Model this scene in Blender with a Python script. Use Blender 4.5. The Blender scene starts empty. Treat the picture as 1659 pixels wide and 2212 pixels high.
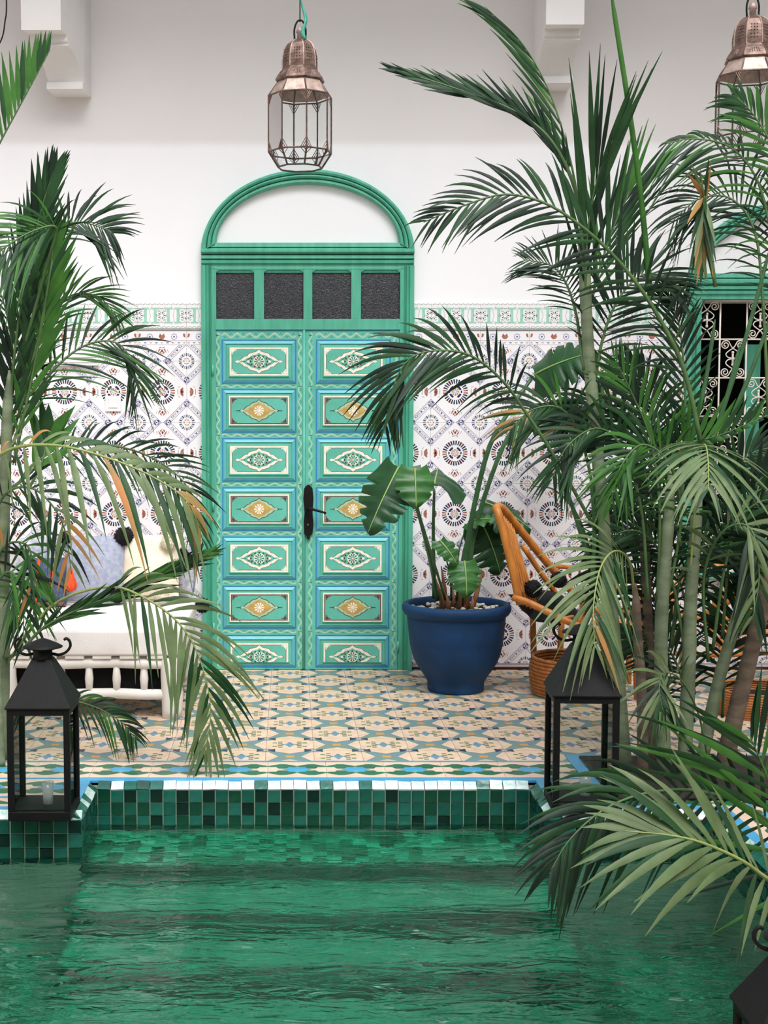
import bpy, math, random
from mathutils import Vector, Matrix, noise
random.seed(7)
R = math.radians

# ------------------------------------------------------------------ camera
F, PX, PY, D, H = 2900.0, 626.0, 1106.0, 7.63, 1.447     # focal length in px, principal point, distance to wall, eye height
PH = math.atan(206 / F)
scene = bpy.context.scene
col = scene.collection
cam_d = bpy.data.cameras.new('camera')
cam = bpy.data.objects.new('camera', cam_d); col.objects.link(cam)
cam.location = (0, -D, H)
cam.rotation_euler = (math.pi / 2 - PH, 0, 0)
cam_d.sensor_fit = 'AUTO'; cam_d.sensor_width = 36
cam_d.lens = F / 2212 * 36
cam_d.shift_x = (829.5 - PX) / 2212
cam_d.clip_end = 200
scene.camera = cam

# ------------------------------------------------------------------ sky, sun, exposure
world = bpy.data.worlds.new('sky'); scene.world = world
world.use_nodes = True
bg = world.node_tree.nodes['Background']
bg.inputs[0].default_value = (0.80, 0.89, 1.0, 1)
bg.inputs[1].default_value = 1.0
sun_d = bpy.data.lights.new('sun', 'SUN'); sun_d.energy = 1.9; sun_d.angle = R(38); sun_d.color = (1.0, 0.97, 0.94)
sun = bpy.data.objects.new('sun', sun_d); col.objects.link(sun)
el, az = R(55), R(-14)
sdir = Vector((math.sin(az) * math.cos(el), math.cos(az) * math.cos(el), -math.sin(el)))
sun.rotation_euler = sdir.to_track_quat('-Z', 'Y').to_euler()
sun.location = (-2, -8, 9)
scene.view_settings.view_transform = 'Standard'
scene.view_settings.look = 'None'
scene.view_settings.gamma = 1
scene.view_settings.use_curve_mapping = False
scene.view_settings.exposure = 1.03
scene.cycles.max_bounces = 8
scene.cycles.use_adaptive_sampling = True
scene.cycles.adaptive_threshold = 0.03
scene.cycles.transparent_max_bounces = 14
scene.cycles.sample_clamp_indirect = 6.0

# ------------------------------------------------------------------ helpers
def ray(px, py):
    cx, cy = (px - PX) / F, (PY - py) / F
    return Vector((cx, math.cos(PH) + cy * math.sin(PH), -math.sin(PH) + cy * math.cos(PH)))
def at(px, py, Y=0.0):
    d = ray(px, py); t = (Y + D) / d.y
    return Vector((0, -D, H)) + d * t
def at_z(px, py, z=0.0):
    d = ray(px, py); t = (z - H) / d.z
    return Vector((0, -D, H)) + d * t

def lin(c):
    if isinstance(c, str):
        c = c.lstrip('#'); c = [int(c[i:i + 2], 16) / 255 for i in (0, 2, 4)]
        c = [x / 12.92 if x <= .04045 else ((x + .055) / 1.055) ** 2.4 for x in c]
    return tuple(c) + (1,)

MATS = {}
def mat(name, c, rough=.6, c2=None, scale=8.0, bump=0.0, bscale=None, metal=0.0, spec=.5, trans=0.0, coat=0.0, stretch=(1, 1, 1), coords='Object', lo=.35, hi=.65, detail=4):
    """procedural principled material: noise blend of two colours + noise bump"""
    m = bpy.data.materials.new(name); m.use_nodes = True
    nt = m.node_tree; N = nt.nodes; L = nt.links
    p = N['Principled BSDF']; out = N['Material Output']
    tc = N.new('ShaderNodeTexCoord'); mp = N.new('ShaderNodeMapping'); mp.inputs['Scale'].default_value = stretch
    L.new(tc.outputs[coords], mp.inputs[0])
    nz = N.new('ShaderNodeTexNoise'); nz.inputs['Scale'].default_value = scale; nz.inputs['Detail'].default_value = detail
    L.new(mp.outputs[0], nz.inputs['Vector'])
    cr = N.new('ShaderNodeValToRGB')
    a = lin(c); b = lin(c2) if c2 is not None else tuple(x * .82 for x in a[:3]) + (1,)
    cr.color_ramp.elements[0].color = b; cr.color_ramp.elements[0].position = lo
    cr.color_ramp.elements[1].color = a; cr.color_ramp.elements[1].position = hi
    L.new(nz.outputs['Fac'], cr.inputs[0]); L.new(cr.outputs[0], p.inputs['Base Color'])
    p.inputs['Roughness'].default_value = rough; p.inputs['Metallic'].default_value = metal
    p.inputs['Specular IOR Level'].default_value = spec; p.inputs['Coat Weight'].default_value = coat
    if bump:
        n2 = N.new('ShaderNodeTexNoise'); n2.inputs['Scale'].default_value = bscale or scale * 3; n2.inputs['Detail'].default_value = 3
        L.new(mp.outputs[0], n2.inputs['Vector'])
        bp = N.new('ShaderNodeBump'); bp.inputs['Strength'].default_value = bump; bp.inputs['Distance'].default_value = .004
        L.new(n2.outputs['Fac'], bp.inputs['Height']); L.new(bp.outputs[0], p.inputs['Normal'])
    if trans:
        t = N.new('ShaderNodeBsdfTranslucent'); L.new(cr.outputs[0], t.inputs[0])
        mx = N.new('ShaderNodeMixShader'); mx.inputs[0].default_value = trans
        L.new(p.outputs[0], mx.inputs[1]); L.new(t.outputs[0], mx.inputs[2]); L.new(mx.outputs[0], out.inputs[0])
    MATS[name] = m
    return m

def glass_mat(name, tint=(1, 1, 1), refl=.12):
    """thin window glass: mostly clear, with a mirror share that grows at grazing angles"""
    m = bpy.data.materials.new(name); m.use_nodes = True
    nt = m.node_tree; N = nt.nodes; L = nt.links; N.remove(N['Principled BSDF'])
    t = N.new('ShaderNodeBsdfTransparent'); t.inputs[0].default_value = tuple(tint) + (1,)
    g = N.new('ShaderNodeBsdfGlossy'); g.inputs['Roughness'].default_value = .03
    lw = N.new('ShaderNodeLayerWeight'); lw.inputs[0].default_value = refl
    nz = N.new('ShaderNodeTexNoise'); nz.inputs['Scale'].default_value = 9
    mt = N.new('ShaderNodeMath'); mt.operation = 'MULTIPLY_ADD'; mt.inputs[1].default_value = .05; mt.inputs[2].default_value = .0
    ad = N.new('ShaderNodeMath'); ad.operation = 'ADD'
    L.new(nz.outputs['Fac'], mt.inputs[0]); L.new(mt.outputs[0], ad.inputs[0]); L.new(lw.outputs['Fresnel'], ad.inputs[1])
    mx = N.new('ShaderNodeMixShader')
    L.new(ad.outputs[0], mx.inputs[0]); L.new(t.outputs[0], mx.inputs[1]); L.new(g.outputs[0], mx.inputs[2])
    L.new(mx.outputs[0], N['Material Output'].inputs[0])
    MATS[name] = m
    return m

class MB:
    """collects geometry for one mesh object"""
    def __init__(self): self.v = []; self.f = []; self.mi = []; self.mats = []
    def m(self, name):
        if name not in self.mats: self.mats.append(name)
        return self.mats.index(name)
    def add(self, vs, fs, mt):
        o = len(self.v); self.v += [tuple(p) for p in vs]; k = self.m(mt)
        for f in fs: self.f.append(tuple(i + o for i in f)); self.mi.append(k)
        return self
    def box(self, x0, x1, y0, y1, z0, z1, mt):
        vs = [(x0, y0, z0), (x1, y0, z0), (x1, y1, z0), (x0, y1, z0), (x0, y0, z1), (x1, y0, z1), (x1, y1, z1), (x0, y1, z1)]
        return self.add(vs, [(0, 3, 2, 1), (4, 5, 6, 7), (0, 1, 5, 4), (1, 2, 6, 5), (2, 3, 7, 6), (3, 0, 4, 7)], mt)
    def poly(self, pts, mt): return self.add(pts, [tuple(range(len(pts)))], mt)
    def tube(self, pts, r, mt, n=8, cap=True, closed=False):
        pts = [Vector(p) for p in pts]; k = len(pts)
        rr = r if isinstance(r, (list, tuple)) else [r] * k
        vs = []; up = None
        for i, p in enumerate(pts):
            a = pts[(i - 1) % k] if (i or closed) else p; b = pts[(i + 1) % k] if (i < k - 1 or closed) else p
            t = (b - a)
            t = t.normalized() if t.length > 1e-9 else Vector((0, 0, 1))
            if up is None: up = Vector((0, 0, 1)) if abs(t.z) < .9 else Vector((0, 1, 0))
            s = t.cross(up)
            s = s.normalized() if s.length > 1e-6 else t.orthogonal().normalized()
            up = s.cross(t).normalized()
            for j in range(n):
                an = 2 * math.pi * j / n
                vs.append(p + (s * math.cos(an) + up * math.sin(an)) * rr[i])
        fs = []
        for i in range(k if closed else k - 1):
            for j in range(n):
                i2 = (i + 1) % k
                fs.append((i * n + j, i * n + (j + 1) % n, i2 * n + (j + 1) % n, i2 * n + j))
        if cap and not closed:
            fs.append(tuple(range(n - 1, -1, -1))); fs.append(tuple((k - 1) * n + j for j in range(n)))
        return self.add(vs, fs, mt)
    def lathe(self, prof, mt, n=24, c=(0, 0, 0), cap=True, rot=0.0):
        vs = []
        for r, z in prof:
            for j in range(n):
                an = 2 * math.pi * j / n + rot
                vs.append((c[0] + r * math.cos(an), c[1] + r * math.sin(an), c[2] + z))
        fs = []
        for i in range(len(prof) - 1):
            for j in range(n):
                fs.append((i * n + j, i * n + (j + 1) % n, (i + 1) * n + (j + 1) % n, (i + 1) * n + j))
        if cap:
            fs.append(tuple(range(n - 1, -1, -1))); fs.append(tuple((len(prof) - 1) * n + j for j in range(n)))
        return self.add(vs, fs, mt)
    def prism(self, poly, d0, d1, mt, axis='y'):
        """extrude a 2-D polygon; axis y: poly is (x,z); axis x: poly is (y,z); axis z: poly is (x,y)"""
        g = {'y': lambda a, b, d: (a, d, b), 'x': lambda a, b, d: (d, a, b), 'z': lambda a, b, d: (a, b, d)}[axis]
        k = len(poly)
        vs = [g(a, b, d0) for a, b in poly] + [g(a, b, d1) for a, b in poly]
        fs = [tuple(range(k)), tuple(range(2 * k - 1, k - 1, -1))] + [(i, i + k, (i + 1) % k + k, (i + 1) % k) for i in range(k)]
        return self.add(vs, fs, mt)
    def sphere(self, c, r, mt, n=12, m=8, jitter=0.0, sc=(1, 1, 1)):
        vs = []
        for i in range(m + 1):
            th = math.pi * i / m
            for j in range(n):
                ph = 2 * math.pi * j / n; q = 1 + jitter * (random.random() - .5)
                vs.append((c[0] + r * q * sc[0] * math.sin(th) * math.cos(ph), c[1] + r * q * sc[1] * math.sin(th) * math.sin(ph), c[2] + r * q * sc[2] * math.cos(th)))
        fs = [(i * n + j, (i + 1) * n + j, (i + 1) * n + (j + 1) % n, i * n + (j + 1) % n) for i in range(m) for j in range(n)]
        return self.add(vs, fs, mt)
    def mesh(self, name, smooth=False):
        me = bpy.data.meshes.new(name); me.from_pydata(self.v, [], self.f)
        for k in self.mats: me.materials.append(MATS[k])
        me.polygons.foreach_set('material_index', self.mi)
        if smooth: me.polygons.foreach_set('use_smooth', [True] * len(self.f))
        me.update()
        return me
    def build(self, name, parent=None, smooth=False, loc=None, bev=0, fix=True):
        me = self.mesh(name, smooth)
        if fix:
            import bmesh
            b = bmesh.new(); b.from_mesh(me); bmesh.ops.recalc_face_normals(b, faces=b.faces); b.to_mesh(me); b.free()
        return link(name, me, parent, loc, bev)

def link(name, me, parent=None, loc=None, bev=0):
    o = bpy.data.objects.new(name, me); col.objects.link(o)
    if parent is not None: o.parent = parent
    if loc is not None: o.location = loc
    if bev:
        b = o.modifiers.new('bevel', 'BEVEL'); b.width = bev; b.segments = 2; b.limit_method = 'ANGLE'; b.angle_limit = R(35)
    return o
def tag(o, label=None, cat=None, group=None, kind=None):
    if label: o['label'] = label
    if cat: o['category'] = cat
    if group: o['group'] = group
    if kind: o['kind'] = kind
    return o
def thing(name, loc, label, cat, group=None, kind=None, rz=0):
    o = bpy.data.objects.new(name, None); col.objects.link(o); o.location = loc; o.rotation_euler = (0, 0, rz)
    o.empty_display_size = .1
    return tag(o, label, cat, group, kind)
def smooth_path(pts, n):
    """Catmull-Rom through pts, n samples"""
    P = [Vector(p) for p in pts]; P = [P[0] * 2 - P[1]] + P + [P[-1] * 2 - P[-2]]
    k = len(P) - 3; out = []
    for i in range(n):
        t = i / (n - 1) * k; j = min(int(t), k - 1); u = t - j
        a, b, c, d = P[j:j + 4]
        out.append(.5 * ((2 * b) + (c - a) * u + (2 * a - 5 * b + 4 * c - d) * u * u + (3 * b - a - 3 * c + d) * u ** 3))
    return out
def clip(poly, x0, x1, y0, y1):
    for ax, lim, sg in ((0, x0, 1), (0, x1, -1), (1, y0, 1), (1, y1, -1)):
        out = []
        for i in range(len(poly)):
            a, b = poly[i - 1], poly[i]
            ia, ib = (a[ax] - lim) * sg >= 0, (b[ax] - lim) * sg >= 0
            if ia != ib:
                t = (lim - a[ax]) / (b[ax] - a[ax]); out.append((a[0] + (b[0] - a[0]) * t, a[1] + (b[1] - a[1]) * t))
            if ib: out.append(b)
        poly = out
        if len(poly) < 3: return []
    return poly
def wedge(cx, cy, r1, r2, a0, a1, n=2):
    o = [(cx + r2 * math.cos(a0 + (a1 - a0) * i / n), cy + r2 * math.sin(a0 + (a1 - a0) * i / n)) for i in range(n + 1)]
    q = [(cx + r1 * math.cos(a1 + (a0 - a1) * i / n), cy + r1 * math.sin(a1 + (a0 - a1) * i / n)) for i in range(n + 1)]
    return o + q
def ngon(cx, cy, rx, ry, n, rot=0):
    return [(cx + rx * math.cos(rot + 2 * math.pi * i / n), cy + ry * math.sin(rot + 2 * math.pi * i / n)) for i in range(n)]
def bar(x0, y0, x1, y1, w):
    dx, dy = x1 - x0, y1 - y0; l = math.hypot(dx, dy) or 1; nx, ny = -dy / l * w / 2, dx / l * w / 2
    return [(x0 + nx, y0 + ny), (x0 - nx, y0 - ny), (x1 - nx, y1 - ny), (x1 + nx, y1 + ny)]

# ------------------------------------------------------------------ materials
mat('plaster', '#f3f1f3', .85, '#ebeaed', 3, .15, 30)
mat('limewash', '#e6e2e0', .9, '#dedad8', 3, .15, 30)
mat('plaster_side', '#e4e0dc', .9, '#dad6d2', 3, .15, 30)
mat('door_green', '#55ae92', .5, '#489d83', 5, .12, 60, stretch=(6, 1, 1))
mat('door_teal', '#62bba8', .5, '#57ae98', 9, .08, 60)
mat('door_blue', '#2f87b5', .5, '#2776a6', 12)
mat('door_sky', '#67b9ca', .5, '#5db5b8', 14)
mat('leaf_rim_sage', '#b3cdb0', .55, '#9fc2a4', 20)
mat('paint_cream', '#f3ecdb', .55, '#e6dcc6', 30)
mat('paint_maroon', '#6d3a3c', .55, '#55302f', 30)
mat('paint_ochre', '#c6a659', .55, '#b08f4c', 30)
mat('paint_dark', '#2c6b62', .55, '#23574f', 30)
mat('paint_rose', '#2f8c76', .5, '#27766a', 30)
mat('pane_dark', '#33363d', .22, '#14161b', 140, .8, 160, spec=.7, detail=6, lo=.42, hi=.66)
mat('iron_black', '#0a0a0b', .6, '#050506', 20, .1, 60, spec=.25)
mat('iron_soft', '#101012', .65, '#0a0a0c', 12, .15, 90, spec=.25)
mat('grille_white', '#efe4da', .5, '#e0d3c8', 12)
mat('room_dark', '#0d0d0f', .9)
mat('tile_white', '#f3f0f2', .18, '#ebe8ec', 4, .02, 8)
mat('grout', '#d9d4ce', .9)
mat('floor_grout', '#b3a894', .9)
mat('t_navy', '#2b2850', .25, '#353460', 60)
mat('t_green', '#24463c', .25, '#2d5446', 60)
mat('t_maroon', '#6e2430', .25, '#7d3038', 60)
mat('t_tan', '#c8a288', .25, '#b98f75', 60)
mat('t_salmon', '#b27564', .25, '#985f50', 60)
mat('t_lav', '#a5a1be', .25, '#9591b2', 60)
mat('t_blue', '#555a85', .25, '#484e7a', 60)
mat('t_mint', '#a7d3c0', .25, '#98c9b4', 40)
mat('t_grey', '#a9b0a8', .25, '#989f98', 60)
mat('skirting_maroon', '#3d1216', .4, '#2b0c0f', 10)
mat('f_cream', '#dcc2a9', .5, '#d0b397', 14)
mat('f_ground', '#71897a', .5, '#6b868c', 5, lo=.45, hi=.6)
mat('f_green', '#5a7550', .5, '#6b8058', 30)
mat('f_blue', '#6d90a2', .5, '#5c8098', 20)
mat('f_ochre', '#cf9a52', .42, '#c08a45', 20)
mat('f_navy', '#394157', .42, '#2c334a', 20)
mat('b_green', '#256b49', .35, '#1c5a3c', 12)
mat('b_cream', '#e2c9b6', .35, '#d8bba6', 12)
mat('b_blue', '#4b9fc8', .4, '#3f8fb9', 10)
mat('p_teal', '#165647', .12, '#104439', 18, .25, 25)
mat('p_mid', '#1f6455', .12, '#175145', 18, .25, 25)
mat('p_green', '#0f432f', .12, '#0a3425', 18, .25, 25)
mat('p_dark', '#06241d', .12, '#041712', 18, .25, 25)
mat('p_grout', '#8da592', .8)
mat('step_front', '#125c47', .35, '#0b4736', 18)
mat('step_tread', '#2f9877', .45, '#217d61', 14)
mat('pearl_sheen', '#dfe9e6', .12, '#a9cfc4', 30, .8, 40, coat=.6)  # iridescent tiles, the sky's reflection put into their pale colour
mat('soil', '#2a2119', .95, '#17120d', 25, .8, 40)
mat('pebble', '#e6dccb', .7, '#cfc3b0', 15)
mat('pot_blue', '#0f3c66', .65, '#0c3156', 6, .2, 40, spec=.3)
mat('white_wood', '#ede8e3', .6, '#ddd6cf', 9, .3, 30, stretch=(1, 1, .3))
mat('canvas', '#f1ecea', .9, '#e7e0dd', 6, .35, 120)
mat('cushion_blue', '#a9aebf', .95, '#9298ad', 40, .5, 200)
mat('cushion_cream', '#efe3cf', .95, '#e6d6bb', 12, .5, 120)
mat('cushion_navy', '#4c5a72', .9, '#3c485f', 60, .5, 200)
mat('cushion_print', '#c9c3c0', .95, '#8d93a8', 25, .4, 120)
mat('orange_yarn', '#e8552a', .95, '#c93f1c', 60, .8, 120)
mat('black_yarn', '#0c0c0e', .98, '#050506', 60, 1.0, 90)
mat('cream_yarn', '#e4d8c2', .98, '#cdbfa6', 60, 1.0, 90)
mat('rattan', '#cc8233', .45, '#ad6522', 25, .2, 60, stretch=(1, 1, .25))
mat('rattan_weave', '#b8733a', .55, '#965a2a', 30, .5, 70)
mat('copper', '#8a7166', .5, '#5b463d', 30, .4, 80, metal=.55)
mat('copper_light', '#c0a99e', .5, '#9d867a', 30, .4, 80, metal=.4)
mat('lantern_lead', '#6b564f', .5, '#4c3b37', 40, metal=.4)
mat('ribbon_teal', '#3f9c86', .6, '#2f8470', 20)
mat('switch_white', '#f2f0f0', .35)
mat('palm_dark', '#13301b', .5, '#0c2012', 9, .1, 60, trans=.15, spec=.3)
mat('palm_mid', '#274d27', .5, '#1b3b1f', 9, .1, 60, trans=.2, spec=.3)
mat('palm_bright', '#467a30', .5, '#336428', 9, .1, 60, trans=.3, spec=.3)
mat('palm_olive', '#6d7f55', .5, '#54693f', 9, .1, 60, trans=.2, spec=.35)  # olive-grey includes the glossy sheen of lit leaf tops
mat('palm_dry', '#b7793c', .6, '#8a7a45', 9, .1, 60, trans=.2)
mat('rachis', '#93a05a', .5, '#7d8c4b', 10)
mat('rachis_dark', '#4f6e3c', .5, '#3f5c31', 10)
mat('palm_stem', '#7d8a6c', .6, '#5d6a50', 6, .3, 30, stretch=(1, 1, 3))
mat('palm_stem_brown', '#6d5d4c', .7, '#4a3d31', 8, .4, 30, stretch=(1, 1, 3))
mat('monstera', '#28522d', .35, '#1b3f22', 7, .1, 40, trans=.15, spec=.3)
mat('monstera_light', '#3f7539', .38, '#2f622f', 7, .1, 40, trans=.25, spec=.5)
mat('monstera_rib', '#8fae5d', .45)
mat('petiole', '#3a6638', .4, '#2b5230', 10)
mat('sheath', '#9a6b4c', .8, '#6e4630', 12, .4, 40, stretch=(1, 1, .3))
glass_mat('clear_glass', (.955, .975, .97), .18)
mat('cup_glass', '#dfe6e4', .08, '#cfd8d6', 8, spec=.8); MATS['cup_glass'].node_tree.nodes['Principled BSDF'].inputs['Alpha'].default_value = .42

# far wall: white plaster below, a slightly greyer tone above, fading into each other over a hand's breadth
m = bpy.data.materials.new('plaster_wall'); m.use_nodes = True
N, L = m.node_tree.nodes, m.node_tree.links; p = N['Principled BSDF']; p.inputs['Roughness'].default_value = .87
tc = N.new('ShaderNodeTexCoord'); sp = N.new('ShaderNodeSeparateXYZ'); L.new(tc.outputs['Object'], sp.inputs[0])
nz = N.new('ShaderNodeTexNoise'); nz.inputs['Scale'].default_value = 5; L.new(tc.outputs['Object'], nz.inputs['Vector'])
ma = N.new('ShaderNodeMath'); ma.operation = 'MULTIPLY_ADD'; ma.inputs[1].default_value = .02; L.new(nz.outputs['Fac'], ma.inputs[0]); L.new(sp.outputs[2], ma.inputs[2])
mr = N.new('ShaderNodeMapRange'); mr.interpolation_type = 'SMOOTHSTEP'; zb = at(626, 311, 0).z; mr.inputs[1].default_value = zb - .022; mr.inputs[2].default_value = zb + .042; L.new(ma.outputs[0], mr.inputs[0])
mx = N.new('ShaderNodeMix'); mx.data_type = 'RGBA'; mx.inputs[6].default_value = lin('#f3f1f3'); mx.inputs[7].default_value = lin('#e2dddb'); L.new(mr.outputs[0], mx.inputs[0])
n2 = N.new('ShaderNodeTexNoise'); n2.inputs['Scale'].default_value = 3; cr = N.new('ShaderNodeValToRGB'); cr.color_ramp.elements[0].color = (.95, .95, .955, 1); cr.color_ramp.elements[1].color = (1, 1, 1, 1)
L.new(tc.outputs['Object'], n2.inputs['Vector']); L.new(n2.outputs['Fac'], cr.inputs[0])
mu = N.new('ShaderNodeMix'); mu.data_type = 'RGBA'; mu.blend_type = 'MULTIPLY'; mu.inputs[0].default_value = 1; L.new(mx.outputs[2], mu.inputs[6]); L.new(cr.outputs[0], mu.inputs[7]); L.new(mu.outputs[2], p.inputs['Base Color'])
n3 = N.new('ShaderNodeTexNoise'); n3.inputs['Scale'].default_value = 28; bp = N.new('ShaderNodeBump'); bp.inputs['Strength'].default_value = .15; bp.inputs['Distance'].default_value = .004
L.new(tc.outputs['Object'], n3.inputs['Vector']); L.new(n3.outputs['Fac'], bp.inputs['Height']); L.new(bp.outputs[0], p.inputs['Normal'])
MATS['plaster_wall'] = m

# ================================================================== THE SETTING
def MX(px, py=1000): return at(px, py, 0).x
def MZ(py): return at(626, py, 0).z
S = 1 / 380.0                                   # one photo pixel on the far wall, in metres
XL, XR, YN, ZTOP = -3.4, 4.2, -11.0, 7.5
SOFF, OVER = 4.7, 1.4                           # gallery soffit height and depth

# ---- far wall with the window opening
wx0, wx1 = MX(1492), MX(1912); wz0, wz1 = MZ(1236), MZ(646)
w = MB()
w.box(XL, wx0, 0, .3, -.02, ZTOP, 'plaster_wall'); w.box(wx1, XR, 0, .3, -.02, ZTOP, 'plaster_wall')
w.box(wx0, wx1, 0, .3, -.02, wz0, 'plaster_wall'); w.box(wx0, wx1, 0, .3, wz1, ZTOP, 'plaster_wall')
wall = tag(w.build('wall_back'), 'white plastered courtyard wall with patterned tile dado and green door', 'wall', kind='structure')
# dim room behind the window
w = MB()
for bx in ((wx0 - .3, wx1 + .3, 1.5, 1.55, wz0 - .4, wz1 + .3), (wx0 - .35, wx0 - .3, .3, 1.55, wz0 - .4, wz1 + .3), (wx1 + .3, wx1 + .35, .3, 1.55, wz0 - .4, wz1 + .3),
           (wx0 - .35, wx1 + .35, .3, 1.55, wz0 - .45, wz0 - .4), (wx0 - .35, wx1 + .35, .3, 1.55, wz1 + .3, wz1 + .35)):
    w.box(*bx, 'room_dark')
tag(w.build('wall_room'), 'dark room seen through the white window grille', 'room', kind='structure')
# other courtyard walls, gallery slab
tag(MB().box(XL - .2, XL, YN, .3, -1, ZTOP, 'plaster_side').build('wall_left'), 'pale plaster wall on the left side of the courtyard', 'wall', kind='structure')
tag(MB().box(XR, XR + .2, YN, .3, -1, ZTOP, 'plaster_side').build('wall_right'), 'pale plaster wall on the right side of the courtyard', 'wall', kind='structure')
tag(MB().box(XL - .2, XR + .2, YN - .2, YN, -1, ZTOP, 'plaster_side').build('wall_front'), 'pale plaster wall facing the green door across the courtyard', 'wall', kind='structure')
tag(MB().box(XL, XR, -OVER, 0, SOFF, SOFF + .3, 'limewash').build('ceiling'), 'white gallery soffit above the green door', 'ceiling', kind='structure')

# ---- corbels under the gallery
for bx, fx, yt, yb2, wd, lab in ((143, 88, 65, 197, .197, 'white plaster corbel near the top left corner'), (1199, 1221, 53, 184, .19, 'white plaster corbel behind the tall palm fronds')):
    yF, yM, yB = -.42, -.34, -.15
    xf, xb = at(fx, 30, yF).x, at(bx, 190, yB).x
    zt, zm, z3, z4 = at(fx, yt, yF).z, at(bx, yt + 28, yM).z, at(bx, yb2 - 20, yB).z, at(bx, yb2, yB).z
    prof = [(0, SOFF), (yF, SOFF), (yF, zt), (yM, zt - .004), (yM, zm + .01), (yM + .015, zm), (yM + .005, zm - .01)]
    for i in range(9):
        q = i / 8; prof.append((yM + .005 + (yB - yM - .005) * (1 - math.cos(q * math.pi / 2)) ** .0 * (q ** .75), zm - .012 + (z3 - zm + .012) * q ** 1.5))
    prof += [(yB - .018, z3 - .006), (yB - .018, z4 + .008), (yB, z4), (0, z4)]
    b = MB(); k = len(prof)
    vs = [(xb + (xf - xb) * max(-.2, min(1, (-y + yB) / (yB - yF))) + sg * wd * (.5 if y > -.4 else .53), y, z) for sg in (-1, 1) for y, z in prof]
    fs = [tuple(range(k)), tuple(range(2 * k - 1, k - 1, -1))] + [(i, i + k, (i + 1) % k + k, (i + 1) % k) for i in range(k)]
    b.add(vs, fs, 'limewash')
    tag(b.build('corbel', bev=.004), lab, 'corbel', 'gallery corbels', 'structure')

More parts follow.
